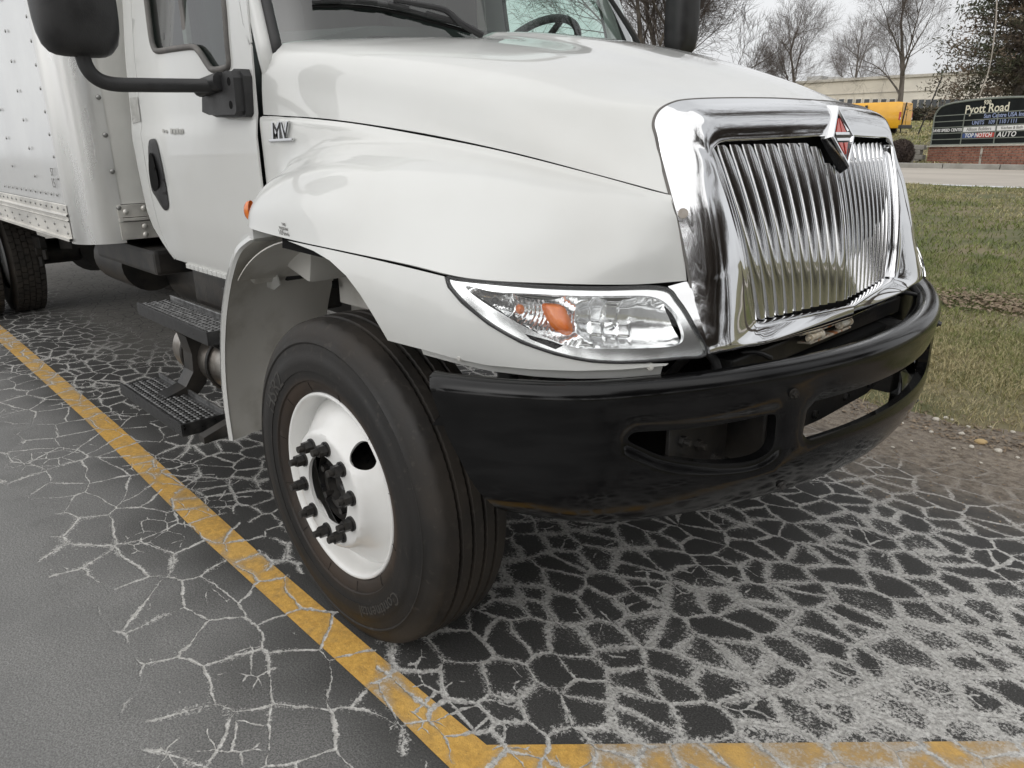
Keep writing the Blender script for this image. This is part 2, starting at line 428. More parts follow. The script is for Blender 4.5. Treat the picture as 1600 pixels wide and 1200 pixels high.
def asphalt(name, paint=False):
    m, nt, b = new_mat(name)
    g = N(nt, 'ShaderNodeNewGeometry'); pos = g.outputs['Position']
    sep = N(nt, 'ShaderNodeSeparateXYZ'); nt.links.new(pos, sep.inputs[0]); X, Y = sep.outputs['X'], sep.outputs['Y']
    # warped coordinates, so cells are uneven
    def warp(vec, sc, amt, det=3):
        n = noise(nt, vec, sc, det, 0.6); s = N(nt, 'ShaderNodeVectorMath', operation='SUBTRACT'); nt.links.new(n.outputs['Color'], s.inputs[0]); s.inputs[1].default_value = (0.5, 0.5, 0.5)
        k = N(nt, 'ShaderNodeVectorMath', operation='SCALE'); nt.links.new(s.outputs[0], k.inputs[0]); k.inputs['Scale'].default_value = amt
        a = N(nt, 'ShaderNodeVectorMath', operation='ADD'); nt.links.new(vec, a.inputs[0]); nt.links.new(k.outputs[0], a.inputs[1]); return a.outputs[0]
    flat = N(nt, 'ShaderNodeCombineXYZ'); nt.links.new(X, flat.inputs[0]); nt.links.new(Y, flat.inputs[1])
    w1 = warp(flat.outputs[0], 1.6, 0.14); w2 = warp(w1, 8.0, 0.035, 4); w3 = warp(w2, 48.0, 0.012, 4)
    def vor(scale, seed, rnd=0.9):
        mp = N(nt, 'ShaderNodeMapping'); mp.inputs['Location'].default_value = (seed, seed*1.7, 0); mp.inputs['Rotation'].default_value = (0, 0, .5); mp.inputs['Scale'].default_value = (0.82, 1.12, 1)
        nt.links.new(w3, mp.inputs['Vector'])
        v = N(nt, 'ShaderNodeTexVoronoi', Scale=scale, Randomness=rnd); v.feature = 'DISTANCE_TO_EDGE'; v.voronoi_dimensions = '2D'; nt.links.new(mp.outputs[0], v.inputs['Vector'])
        return math_n(nt, 'DIVIDE', v.outputs['Distance'], scale)
    eS = vor(8.2, 3.1, 1.0); eL = vor(5.4, 1.7, 1.0); eT = vor(12.0, 8.3, 1.0)
    big = noise(nt, flat.outputs[0], 1.1, 3).outputs['Fac']; mid = noise(nt, flat.outputs[0], 4.0, 5, 0.6).outputs['Fac']
    fine = noise(nt, w2, 26.0, 8, 0.72).outputs['Fac']; grain = noise(nt, pos, 190.0, 3, 0.7).outputs['Fac']; grain2 = noise(nt, pos, 60.0, 6, 0.75).outputs['Fac']
    salt = noise(nt, pos, 95.0, 5, 0.8).outputs['Fac']; vary = noise(nt, flat.outputs[0], 7.5, 3).outputs['Fac']
    C5 = lambda x, k: math_n(nt, 'MULTIPLY', math_n(nt, 'SUBTRACT', x, 0.5), k)
    # where the old surface has failed: right of the stall line, and ragged patches left of it
    yj = math_n(nt, 'ADD', Y, C5(big, 1.0))
    xk = math_n(nt, 'MULTIPLY', maprange(nt, X, -2.6, 0.4, 0.0, 0.22), 1.0)
    yk = math_n(nt, 'ADD', yj, xk)
    failed = maprange(nt, math_n(nt, 'ADD', yk, C5(mid, 0.7)), -1.70, -1.52)
    failed_hi = maprange(nt, yk, -1.20, -0.75)
    # one network of closed cells: large left of the line, small in the bay
    zone = maprange(nt, math_n(nt, 'ADD', yk, C5(noise(nt, flat.outputs[0], 2.1, 2).outputs['Fac'], 0.9)), -1.06, -1.02)
    emix = N(nt, 'ShaderNodeMix'); nt.links.new(zone, emix.inputs['Factor']); nt.links.new(eL, emix.inputs[2]); nt.links.new(eS, emix.inputs[3])
    fj = C5(fine, 0.016)
    e1j = math_n(nt, 'ADD', emix.outputs[0], fj); e2j = math_n(nt, 'ADD', eT, fj)
    wv = maprange(nt, vary, 0.30, 0.70, 0.12, 1.1)
    wn_ = math_n(nt, 'MULTIPLY', wv, maprange(nt, failed_hi, 0, 1, 0.0085, 0.0130))
    def crack(e, w): return math_n(nt, 'SUBTRACT', 1.0, maprange(nt, e, math_n(nt, 'MULTIPLY', w, 0.10), math_n(nt, 'MULTIPLY', w, 1.2), 0, 1, False))
    c1 = crack(e1j, wn_)
    m2 = maprange(nt, noise(nt, flat.outputs[0], 2.3, 4).outputs['Fac'], 0.55, 0.60, 0.0, 1.0)
    c2 = math_n(nt, 'MULTIPLY', crack(e2j, math_n(nt, 'MULTIPLY', wn_, 0.55)), m2)
    net = math_n(nt, 'MULTIPLY', math_n(nt, 'MAXIMUM', c1, c2), failed)
    # pale salts and fines spreading from the cracks, heavy in front of the bumper
    dx = math_n(nt, 'SUBTRACT', X, 1.42); dy = math_n(nt, 'SUBTRACT', Y, 0.05)
    rr = math_n(nt, 'SQRT', math_n(nt, 'ADD', math_n(nt, 'MULTIPLY', math_n(nt, 'MULTIPLY', dx, dx), 1.0), math_n(nt, 'MULTIPLY', math_n(nt, 'MULTIPLY', dy, dy), 0.40)))
    heavy = math_n(nt, 'SUBTRACT', 1.0, maprange(nt, rr, 0.10, 1.15))
    near1 = math_n(nt, 'SUBTRACT', 1.0, maprange(nt, e1j, 0.0, 0.034))
    dens = math_n(nt, 'ADD', math_n(nt, 'MULTIPLY', near1, 0.36), math_n(nt, 'MULTIPLY', heavy, 0.17))
    dens = math_n(nt, 'ADD', dens, C5(mid, 1.25)); dens = math_n(nt, 'ADD', dens, C5(big, 0.7)); dens = math_n(nt, 'ADD', dens, math_n(nt, 'MULTIPLY', failed_hi, 0.13)); dens = math_n(nt, 'ADD', dens, C5(fine, 0.35))
    ns = C5(salt, 1.7)
    res = math_n(nt, 'MULTIPLY', maprange(nt, math_n(nt, 'ADD', dens, ns), 0.36, 0.62), failed)
    netf = maprange(nt, math_n(nt, 'ADD', net, math_n(nt, 'MULTIPLY', ns, 0.9)), 0.30, 0.62)
    white = math_n(nt, 'MAXIMUM', netf, math_n(nt, 'MULTIPLY', res, 0.55 if paint else 1.0), clamp=True)
    white = math_n(nt, 'MULTIPLY', white, failed)
    # colours
    tar = mixc(nt, maprange(nt, grain, 0.3, 0.7), (0.026, 0.0255, 0.0245), (0.072, 0.0705, 0.0675))
    tar = mixc(nt, maprange(nt, mid, 0.35, 0.7, 0.0, 0.35), tar, (0.075, 0.074, 0.07))
    seal = mixc(nt, maprange(nt, grain, 0.32, 0.68), (0.105, 0.1045, 0.102), (0.265, 0.262, 0.253))
    seal = mixc(nt, maprange(nt, salt, 0.45, 0.72, 0.0, 0.8), seal, (0.31, 0.31, 0.30))
    seal = mixc(nt, maprange(nt, mid, 0.35, 0.65, 0.0, 0.3), seal, (0.12, 0.12, 0.118))
    base = mixc(nt, maprange(nt, yk, -1.55, -1.0), seal, tar)
    base = mixc(nt, math_n(nt, 'MULTIPLY', maprange(nt, salt, 0.60, 0.72, 0.0, 0.55), failed), base, (0.24, 0.232, 0.215))
    speck = maprange(nt, noise(nt, pos, 260.0, 2, 0.5).outputs['Fac'], 0.71, 0.76, 0.0, 0.5)
    base = mixc(nt, speck, base, (0.30, 0.30, 0.29))
    if paint:
        wear = maprange(nt, math_n(nt, 'ADD', math_n(nt, 'MULTIPLY', fine, 0.6), math_n(nt, 'MULTIPLY', mid, 0.55)), 0.52, 0.72)
        ycol = mixc(nt, maprange(nt, grain2, 0.3, 0.7), (0.72, 0.43, 0.10), (0.52, 0.29, 0.06))
        ycol = mixc(nt, maprange(nt, big, 0.4, 0.65, 0.0, 0.5), ycol, (0.66, 0.44, 0.17))
        ycol = mixc(nt, maprange(nt, grain, 0.62, 0.74, 0.0, 0.75), ycol, (0.08, 0.075, 0.07))
        base = mixc(nt, math_n(nt, 'MULTIPLY', wear, 0.34), ycol, base)
        worn = maprange(nt, dens, 0.12, 0.46, 0.0, 0.75)
        base = mixc(nt, worn, base, (0.40, 0.29, 0.16))
    pale = mixc(nt, maprange(nt, grain2, 0.32, 0.68), (0.36, 0.35, 0.33), (0.70, 0.69, 0.66))
    pale = mixc(nt, maprange(nt, salt, 0.38, 0.52, 0.55, 0.0), pale, (0.12, 0.115, 0.105))
    colr = mixc(nt, white, base, pale)
    # dirt washed over the edge of the lot by the lawn
    dn = math_n(nt, 'ADD', Y, math_n(nt, 'MULTIPLY', math_n(nt, 'SUBTRACT', mid, 0.5), 1.0))
    dirt = math_n(nt, 'MULTIPLY', maprange(nt, dn, 0.85, 1.75), maprange(nt, X, -1.5, 0.0))
    dcol = mixc(nt, maprange(nt, fine, 0.35, 0.65), (0.135, 0.105, 0.078), (0.29, 0.25, 0.20))
    dcol = mixc(nt, maprange(nt, grain, 0.5, 0.7), dcol, (0.07, 0.052, 0.038))
    colr = mixc(nt, math_n(nt, 'MULTIPLY', dirt, maprange(nt, fine, 0.25, 0.5, 0.55, 1.0)), colr, dcol)
    # older grey surface further back under the truck
    old = math_n(nt, 'MULTIPLY', maprange(nt, X, -4.6, -3.0, 1.0, 0.0), maprange(nt, yj, -0.9, -0.2))
    ocol = mixc(nt, maprange(nt, e1j, 0.0, 0.012), (0.05, 0.045, 0.04), (0.21, 0.20, 0.18))
    colr = mixc(nt, math_n(nt, 'MULTIPLY', old, 0.85), colr, ocol)
    nt.links.new(colr, b.inputs['Base Color'])
    rg = mixc(nt, white, (0.55, 0.55, 0.55), (0.9, 0.9, 0.9)); nt.links.new(maprange(nt, failed, 0, 1, 0.50, 0.78), b.inputs['Roughness'])
    b.inputs['Specular IOR Level'].default_value = 0.4
    h = math_n(nt, 'ADD', math_n(nt, 'MULTIPLY', grain, 0.5), math_n(nt, 'MULTIPLY', grain2, 0.7))
    h = math_n(nt, 'SUBTRACT', h, math_n(nt, 'MULTIPLY', net, 0.7))
    bp = N(nt, 'ShaderNodeBump', Strength=0.75, Distance=0.006); nt.links.new(h, bp.inputs['Height']); nt.links.new(bp.outputs['Normal'], b.inputs['Normal'])
    return m
M['asphalt'] = asphalt('asphalt'); M['yellow_line'] = asphalt('yellow_line_paint', True)
M['soil'] = mat('lawn_soil', (0.105, 0.112, 0.048), 0.95, col2=(0.20, 0.170, 0.10), nscale=1.6, bump=0.6, bscale=60, detail=8)
M['road'] = mat('road_concrete', (0.47, 0.43, 0.375), 0.85, col2=(0.39, 0.355, 0.31), nscale=1.2, bump=0.2, bscale=30, stretch=(0.3, 1, 1), detail=7)
M['kerb'] = mat('kerb_concrete', (0.34, 0.33, 0.30), 0.85, col2=(0.26, 0.25, 0.225), nscale=3, bump=0.3, bscale=40)

# ------------------------------------------------------------------ ground
TP = [(-200, 0), (2.2, 0.0), (5, 0.045), (8, 0.09), (13, 0.275), (17, 0.405), (23, 0.504), (25, 0.543), (30, 0.787), (40, 1.326), (60, 2.30), (75, 2.55), (140, 2.8), (500, 3.0)]
def terr(y): return float(np.interp(y, [p[0] for p in TP], [p[1] for p in TP]))
def at_ground(u, v, y):
    """point on the terrain along the pixel column, at distance y"""
    p = onY(u, v, y); return (p[0], y, terr(y))
def sheet(name, xs, ys, zf, m, kind='structure', jit=0.0):
    V = [(x, y, zf(x, y)) for y in ys for x in xs]
    me = mesh_from(name, V, grid_faces(len(ys), len(xs))); orient(me, (0, 0, 1))
    return link(name, me, m, kind=kind)
sheet('parking_lot', np.linspace(-90, 60, 31), np.linspace(-80, 2.6, 21), lambda x, y: 0.0, M['asphalt'])
xs_l = np.concatenate([np.linspace(-400, -30, 10), np.linspace(-28, 12, 41), np.linspace(20, 400, 10)])
ys_l = np.array([2.6, 3.0, 4, 5, 6.5, 8, 10, 13, 15, 17.0])
def lawn_z(x, y): return terr(y)+0.012+0.03*math.sin(x*0.9+1.2)*math.sin(y*0.8)*min(1, (y-2.2)/3)
# ragged front edge of the lawn: rows start at an uneven line
xe = np.concatenate([np.linspace(-400, -12, 12), np.arange(-11.5, 8, 0.12), np.linspace(9, 400, 12)])
edge_y = np.array([2.08+0.10*math.sin(x*2.1)+0.06*math.sin(x*5.7+1)+0.05*math.sin(x*13.3)+0.03*random.random() for x in xe])
V = []; rows = [None, 2.75, 3.2, 4, 5, 6.5, 8, 10, 13, 15, 17.0]
for k, y in enumerate(rows):
    for x, ey in zip(xe, edge_y): V.append((x, ey if y is None else y, -0.004 if y is None else lawn_z(x, y)))
me = mesh_from('lawn', V, grid_faces(len(rows), len(xe))); orient(me, (0, 0, 1)); link('lawn', me, M['soil'], kind='structure')
xw = np.linspace(-300, 300, 61)
sheet('road', xw, np.linspace(16.96, 23.1, 8), lambda x, y: terr(y)+0.016, M['road'])
sheet('lawn', np.linspace(-300, 300, 61), np.concatenate([np.linspace(23.2, 75, 40), np.linspace(80, 480, 12)]), lambda x, y: terr(y)+0.06, M['soil'])
mb = MB(); 
for i in range(60):
    x = -45+i*1.5; mb.box((x+0.74, 23.16, terr(23.16)+0.03), (1.48, 0.16, 0.26), bev=0.02)
mb.build('kerb', M['kerb'], kind='structure')
# yellow stall lines
def strip(name, poly, z):
    V2, F = cdt_domain(poly, [], 0.25); me = mesh_from(name, [(x, y, z) for x, y in V2], F); orient(me, (0, 0, 1)); return link(name, me, M['yellow_line'], kind='structure')
strip('stall_line', [(-14, -1.02), (-5.4, -1.055), (-2.5, -1.098), (-0.6, -1.15), (0.15, -1.157), (0.697, -1.157), (0.80, -1.262), (0.80, -1.277), (0.60, -1.272), (0.40, -1.265), (-0.9, -1.262), (-1.74, -1.235), (-2.74, -1.205), (-4.6, -1.185), (-14, -1.14)], 0.004)
d = np.array([0.69, 0.724]); d = d/np.linalg.norm(d); nn = np.array([d[1], -d[0]]); a0 = np.array([0.695, -1.158])
strip('stall_line', [a0, a0+d*6.5, a0+d*6.5+nn*0.13, a0+nn*0.13-d*0.05], 0.008)

# ================================================================== the truck
truck = empty('box_truck', 'white box truck with chrome grille parked beside the yellow stall line', 'truck')
def part(name, me, m, parent=truck, **kw): return link(name, me, m, parent, **kw)
def pair(name, me, m, parent=truck, th=0.0, **kw):
    """a part on the near side and its mirror on the far side"""
    a = link(name, me, m, parent, **kw); b = link(name, mirror_mesh(me), m, parent)
    if th: solid(a, th); solid(b, th)
    return a, b

# ---- hood
FR = [(1268, 156.4, 0), (1211, 153.7, -.17), (1165, 153.2, -.30), (1134, 153.4, -.38), (1076.7, 155.7, -.52), (1050, 161.4, -.57), (1030.7, 173.7, -.605), (1028, 215, -.635), (1049, 303, -.665)]
fr = [onY(u, v, y)+np.array([-0.006, 0, 0]) for u, v, y in FR]
CREASE = [(411.5, 179, -.985), (472, 181.6, -.975), (555, 191, -.95), (642.5, 204.8, -.905), (730, 221, -.855), (817.5, 242, -.80), (905, 264.7, -.745), (992.5, 288.8, -.695), (1049, 303, -.665)]
cre = np.array([onY(u, v, y) for u, v, y in CREASE])
cre6 = cr(cre, 6)
hood_ctrl = [
 [(-.235, 0, 1.876), (-.02, 0, 1.852), (.22, 0, 1.808), (.45, 0, 1.748), (.66, 0, 1.678), fr[0]],
 [(-.24, -.22, 1.871), (-.02, -.215, 1.846), (.22, -.205, 1.802), (.45, -.195, 1.742), (.66, -.18, 1.674), fr[1]],
 [(-.255, -.33, 1.845), (-.03, -.325, 1.823), (.21, -.315, 1.782), (.44, -.305, 1.728), (.65, -.30, 1.664), fr[2]],
 [(-.345, -.63, 1.831), (-.10, -.60, 1.810), (.16, -.56, 1.768), (.42, -.50, 1.710), (.63, -.43, 1.650), fr[3]],
 [(-.455, -.85, 1.817), (-.19, -.815, 1.791), (.10, -.755, 1.748), (.38, -.675, 1.688), (.60, -.585, 1.630), fr[4]],
 [(-.52, -.935, 1.798), (-.22, -.90, 1.765), (.08, -.845, 1.716), (.36, -.762, 1.655), (.585, -.67, 1.602), fr[5]],
 [(-.535, -.968, 1.755), (-.235, -.94, 1.716), (.07, -.888, 1.668), (.355, -.808, 1.612), (.58, -.708, 1.564), fr[6]],
 [(-.54, -.980, 1.68), (-.25, -.957, 1.645), (.06, -.908, 1.602), (.35, -.832, 1.552), (.59, -.735, 1.503), fr[7]],
 [tuple(cre6[0]), tuple(cre6[1]), tuple(cre6[2]), tuple(cre6[3]), tuple(cre6[4]), fr[8]],
]
G = loft_grid(hood_ctrl, 60, 90)
Gm = G.copy()[::-1]; Gm[:, :, 1] *= -1
GH = np.vstack([Gm[:-1], G])
me = grid_mesh('hood', GH); orient(me, (0.2, 0, 1)); hood = part('hood', me, M['paint']); solid(hood, 0.006)
GL = GH.copy(); GL = GL*np.array([0.97, 0.965, 1.0])+np.array([0.0, 0, -0.035])
me = grid_mesh('hood_dark_shell', GL); part('hood_dark_shell', me, M['black_matte'], hood)  # dark shell added under the hood to keep light out of the gaps
# ---- base surface of the lower front panel, ruled between the seam and the lip
ka = [0, .25, .45, .58, .75, .9, 1.0]
TT = [(-.16, -1.176, 1.249), (.20, -1.171, 1.240), (.44, -1.146, 1.230), (.60, -1.087, 1.215), (.755, -.948, 1.198), (.855, -.785, 1.191), (.902, -.680, 1.189)]
BB = [(-.16, -1.178, 1.030), (.20, -1.180, 1.035), (.46, -1.155, 1.035), (.63, -1.098, 1.028), (.805, -.985, 1.022), (.925, -.825, 1.022), (.985, -.690, 1.022)]
aa = np.linspace(0, 1, 90); tt = crk(TT, ka, aa); bb = crk(BB, ka, aa); nb = 40; GLW = np.zeros((nb, 90, 3))
tan = np.gradient(tt, axis=0); out = np.cross(tan, np.array([0, 0, 1.0])); out /= np.linalg.norm(out, axis=1)[:, None]
if out[0][1] > 0: out = -out
for i in range(nb):
    t = -0.4+2.0*i/(nb-1); GLW[i] = tt*(1-t)+bb*t+out*max(-0.05, 0.056*t*(1-t))
S_low = Surf(GLW)
# ---- fenders (upper panel between the hood crease and the lower seam)
def SL(u, v): return tuple(S_low.hit(u, v)[0])
fc = [
 # rear ... front, rows from the crease down to the seam
 [(-.541, -.988, 1.588), (-.44, -.985, 1.584), (-.385, -.983, 1.580), (-.30, -.978, 1.576), (-.05, -.953, 1.555), (.20, -.897, 1.520), (.42, -.825, 1.481), (.63, -.745, 1.432), (.74, -.702, 1.404), (0.79, -0.683, 1.391), (.832, -.668, 1.382)],
 [(-.541, -1.000, 1.572), (-.44, -.999, 1.568), (-.385, -.997, 1.563), (-.30, -.992, 1.559), (-.05, -.968, 1.539), (.20, -.911, 1.506), (.42, -.838, 1.469), (.63, -.756, 1.424), (.74, -.711, 1.398), (0.793, -0.688, 1.384), (.836, -.669, 1.376)],
 [(-.541, -1.000, 1.46), (-.44, -1.000, 1.455), (-.395, -1.000, 1.445), (-.30, -1.000, 1.475), (-.05, -.985, 1.505), (.20, -.945, 1.490), (.42, -.885, 1.457), (.63, -.800, 1.413), (.745, -.738, 1.387), (0.802, -0.701, 1.37), (.843, -.670, 1.358)],
 [(-.541, -1.000, 1.40), (-.44, -1.002, 1.395), (-.405, -1.030, 1.375), (-.31, -1.045, 1.432), (-.05, -1.040, 1.472), (.20, -1.005, 1.466), (.42, -.945, 1.435), (.63, -.855, 1.392), (.75, -.777, 1.363), (0.813, -0.725, 1.345), (.855, -.672, 1.330)],
 [(-.541, -1.000, 1.35), (-.44, -1.005, 1.350), (-.415, -1.080, 1.338), (-.32, -1.108, 1.388), (-.05, -1.105, 1.428), (.20, -1.072, 1.424), (.42, -1.010, 1.395), (.63, -.918, 1.350), (.752, -.828, 1.322), (0.825, -0.757, 1.305), (.868, -.674, 1.292)],
 [(-.541, -1.000, 1.30), (-.44, -1.008, 1.305), (-.42, -1.110, 1.300), (-.33, -1.150, 1.328), (-.05, -1.155, 1.350), (.20, -1.135, 1.343), (.42, -1.083, 1.320), (.625, -1.000, 1.286), (.754, -.885, 1.262), (0.838, -0.79, 1.25), (.885, -.676, 1.240)],
 [(-.541, -1.000, 1.25), (-.44, -1.010, 1.268), (-.425, -1.115, 1.268), (-.335, -1.166, 1.262), (-.05, -1.176, 1.252), (.20, -1.170, 1.246), (.43, -1.146, 1.236), SL(735, 435), SL(862, 442.5), SL(985, 444.5), SL(1074, 437.5)],
]
fc[0] = [(x, y, z+.0022) for x, y, z in fc[0]]
GF = loft_grid(fc, 80, 46)
me = grid_mesh('fender', GF); orient(me, (0, -1, 0.4)); fen, fen2 = pair('fender', me, M['paint'], th=0.005)
S_fen = Surf(GF)

# ---- lower front panel
HL = [(699, 434), (712, 436), (760, 441), (850, 447.5), (940, 450), (1034, 449.5), (1060, 470), (1085, 510), (1103, 553), (1060, 560), (985, 566), (925, 564), (870, 553), (815, 534), (765, 506), (725, 473), (703, 448)]
low_out = [(449, 376), (490, 392), (515, 407), (540, 430), (562, 459), (582, 491), (606, 532), (660, 546), (710, 560), (760, 570.5), (830, 577), (900, 579.5), (970, 577.5), (1040, 571.5), (1045, 568)]
low_poly = low_out+[(985, 568.5), (925, 567), (869, 556), (813, 537), (762, 508), (721, 475), (699, 449), (694, 432), (640, 418.6), (570, 402), (500, 386.6)]
me = px_patch('lower_panel', S_low, low_poly, 9); pair('lower_panel', me, M['paint'], th=0.006)
# inner flange strip below the lip
def strip_px(pxs, surf, w, off):
    top = [surf.hit(u, v) for u, v in pxs]; V = []; 
    for p, n in top: V += [p+n*off, p+n*(off-0.01)+np.array([0, 0, -w])]
    return V, [(2*i, 2*i+1, 2*i+3, 2*i+2) for i in range(len(top)-1)]
fl = [(652, 545), (700, 558), (760, 571), (830, 577.5), (900, 580), (970, 578), (1040, 571.5)]
V, F = strip_px(resample(fl, 12, False), S_low, 0.024, -0.012); me = mesh_from('lip_flange', V, F); orient(me, (1, -1, 0)); pair('lip_flange', me, M['paint'], th=0.003)
for q in [(717, 560), (1017, 573)]:
    p, n = S_low.hit(*q); mb = MB(); mb.cyl(p-n*0.014, p-n*0.002, 0.009, 14); mb.cyl(p-n*0.004, p+n*0.0015, 0.005, 10); mb.build('flange_screw', M['liner'], truck, ang=40)
# dark backing behind the seams
me = mesh_from('seam_backing', np.array([tt-out*0.022+np.array([0, 0, 0.012]), tt-out*0.018-np.array([0, 0, 0.03])]).reshape(-1, 3), grid_faces(2, 90)); pair('seam_backing', me, M['gap_dark'])
me = mesh_from('seam_backing', np.array([cre+np.array([-.0, .03, .035]), cre+np.array([0, .03, -.035])]).reshape(-1, 3), grid_faces(2, len(cre))); pair('seam_backing', me, M['gap_dark'])

# ---- chrome grille surround
o_path = [onY(u, v, y) for u, v, y in [(1268, 156.4, 0), (1211, 153.7, -.17), (1134, 153.4, -.38), (1076.7, 155.7, -.52), (1050, 161.4, -.57), (1030.7, 173.7, -.605), (1023, 193, -.625), (1028, 215, -.635), (1035, 250, -.645), (1049, 303, -.665), (1064, 360, -.670), (1079, 432, -.677)]]
# past the fender corner the edge follows the headlight
hl_edge = [S_low.hit(u, v)[0] for u, v in [(1079.5, 447), (1052, 458), (1081, 470), (1091, 508), (1106, 553)]]
o_path += [hl_edge[0]*1.0, hl_edge[2], hl_edge[3], hl_edge[4]]
o_path += [onY(1150, 545.5, -.565), onY(1192, 538, -.45), onY(1268, 520.7, -.2), np.array([1.004, 0, .996])]
o_path = np.array(o_path)
o_path[12:16] = [(.914, -.682, 1.178), (.929, -.688, 1.143), (.950, -.693, 1.097), (.976, -.693, 1.034)]
def grille_pt(y, z):
    """front face of the opening: slight V in plan, raked, bowed"""
    return np.array([1.003-0.063*abs(y)/0.5-0.225*(z-1.06)+0.02*math.sin(math.pi*min(max((z-1.06)/.45, 0), 1)), y, z])
def hw(z): return 0.461+(z-1.075)*(0.546-0.461)/(1.494-1.075)     # half width of the opening
zt0, zb0 = 1.500, 1.062
i_path = []
spec = [('t', 0.0), ('t', .33), ('t', .68), ('t', .9), ('c', 0.35), ('c', .7), ('s', .0), ('s', .06), ('s', .16), ('s', .3), ('s', .42), ('s', .56), ('s', .66), ('s', .78), ('s', .9), ('cb', .55), ('b', .92), ('b', .75), ('b', .4), ('b', 0.0)]
for k, f in spec:
    if k == 't': y, z = -f*hw(zt0), zt0+0.012*(1-f)
    elif k == 'c': y, z = -(hw(zt0)-0.022*(1-f)**1.5), zt0-0.035*f
    elif k == 's': z = zt0-0.045-f*(zt0-0.045-zb0-0.03); y = -hw(z)
    elif k == 'cb': z = zb0+0.008; y = -(hw(z)-0.010)
    else: y, z = -f*hw(zb0)*0.99, zb0-0.012*(1-f)-0.004
    i_path.append(grille_pt(y, z)+np.array([0.012, 0, 0]))
i_path = np.array(i_path)
assert len(o_path) == len(i_path), (len(o_path), len(i_path))
ch_rows = []
for t, bulge in ((0, 0.0), (.12, .010), (.30, .024), (.52, .030), (.75, .022), (.92, .010), (1.0, 0.0)):
    row = []
    for k, (o, i) in enumerate(zip(o_path, i_path)):
        L = np.linalg.norm(i-o); c = (o+i)/2
        v = np.array([0.75, c[1]*0.9, (c[2]-1.28)*1.4]); 
        v /= np.linalg.norm(v)
        row.append(o*(1-t)+i*t+v*bulge*min(1.0, L/0.13))
    ch_rows.append(row)
ch_rows.append([i+np.array([-0.045, 0.0, 0]) for i in i_path])
CG = loft_grid(ch_rows, 120, 40)
# flange under the outer edge
top = CG[0]; fl0 = top+np.array([-0.03, 0.012, -0.004])
CGm = CG.copy()[:, ::-1]; CGm[:, :, 1] *= -1
CGA = np.concatenate([CGm[:, :-1], CG], axis=1)
me = grid_mesh('grille_surround', CGA); orient(me, (1, 0, 0)); gs = part('grille_surround', me, M['chrome']); solid(gs, 0.004)
S_ch = Surf(CG)
fil = [(1043, 448), (1060, 443.5), (1078, 438.5), (1083, 450), (1085, 472), (1096, 508), (1110, 552), (1104, 552), (1086, 508), (1061, 468.5)]
me = px_patch('cheek_filler', S_low, fil, 7, 0.002); 
for me_ in (me, mirror_mesh(me)): solid(link('cheek_filler', me_, M['chrome'], gs), .004)
# grey gasket between paint and chrome
me = mesh_from('surround_gasket', *tube(cr(o_path[:13], 90)+np.array([-0.004, 0, -0.001]), 0.0042, 6)); pair('surround_gasket', me, M['seal'])
# side marker bolt on the cheek
p, n = S_ch.hit(1067, 334); mb = MB(); mb.cyl(p-n*0.004, p+n*0.006, 0.012, 14); mb.build('cheek_bolt', M['steel'], gs, ang=40)

# ---- grille bars
NB = 11
bk = MB()
V = []; nz = 10
zs = np.linspace(zb0-0.03, zt0+0.04, nz); ys = np.linspace(-.6, .6, 25)
V = [grille_pt(y, z)+np.array([-0.032, 0, 0]) for z in zs for y in ys]
me = mesh_from('grille_backing', V, grid_faces(nz, 25)); part('grille_backing', me, M['black_matte'])
def emblem_cut(y):                                                   # bars are cut away below the emblem
    a = abs(y)
    return zt0-0.006-(max(0.0, 0.066-max(a-0.012, 0.0)*0.90) if a < 0.13 else 0.0)
grille = truck
for sgn in (-1, 1):
    for k in range(NB):
        V = []; nzz = 14; prof = [(-.36, -.006), (-.345, .000), (-.28, .0035), (-.15, .0055), (0.0, .006), (.15, .0055), (.28, .0035), (.345, .000), (.36, -.006)]
        yc = (k+0.5)/NB; ztop = emblem_cut(yc*hw(zt0))
        for a in range(nzz):
            f = a/(nzz-1); z = zb0+f*(ztop-zb0)
            pitch = (hw(z)-0.004)/NB
            for w, dxx in prof:
                y = (yc*NB+w)*pitch; q = grille_pt(sgn*y, z)
                # each bar leans a little outwards, its outer edge set back
                zz = z
                if a == nzz-1: zz = z-0.012*max(0.0, -w*2)
                if a == 0: zz = z-0.004
                V.append((q[0]-0.010+dxx-0.010*(w+.43)*(1 if sgn < 0 else 1), q[1], zz))
        F = grid_faces(nzz, len(prof)); b = len(V); n = len(prof)
        F += [tuple(range((nzz-1)*n, nzz*n)), tuple(range(n))[::-1]]
        me = mesh_from('grille_bar', V, F); orient(me, (1, 0, 0)); auto_smooth(me, 42); link('grille_bar', me, M['chrome'], gs)
# ---- diamond emblem
et, eb = onY(1303, 166, 0.0), onY(1321, 264, 0.0)
ec = (et+eb)/2; ev = (eb-et)/2; EH = np.linalg.norm(ev); ev /= EH; eu = np.array([0, 1.0, 0]); en = np.cross(ev, eu); en = en if en[0] > 0 else -en; EW = EH*0.82
def ept(a, b, h): return ec+eu*a*EW+ev*b*EH+en*h           # a across, b down
def diamond(s, h): return [ept(0, -s, h), ept(s, 0, h), ept(0, s, h), ept(-s, 0, h)]
V = []; 
for s, h in ((1.10, -.018), (1.0, .007), (.95, .012), (.86, .012), (.82, .005)): V += diamond(s, h)
me = mesh_from('emblem', V, grid_faces(5, 4, True), False); orient(me, (1, 0, 0)); emb = part('emblem', me, M['chrome'])
me = mesh_from('emblem_field', diamond(.85, .0045), [(0, 1, 2, 3)], False); part('emblem_field', me, M['black_gloss'], emb)
def epoly(pts, h, t=0.004): return [ept(a, b, h) for a, b in pts]
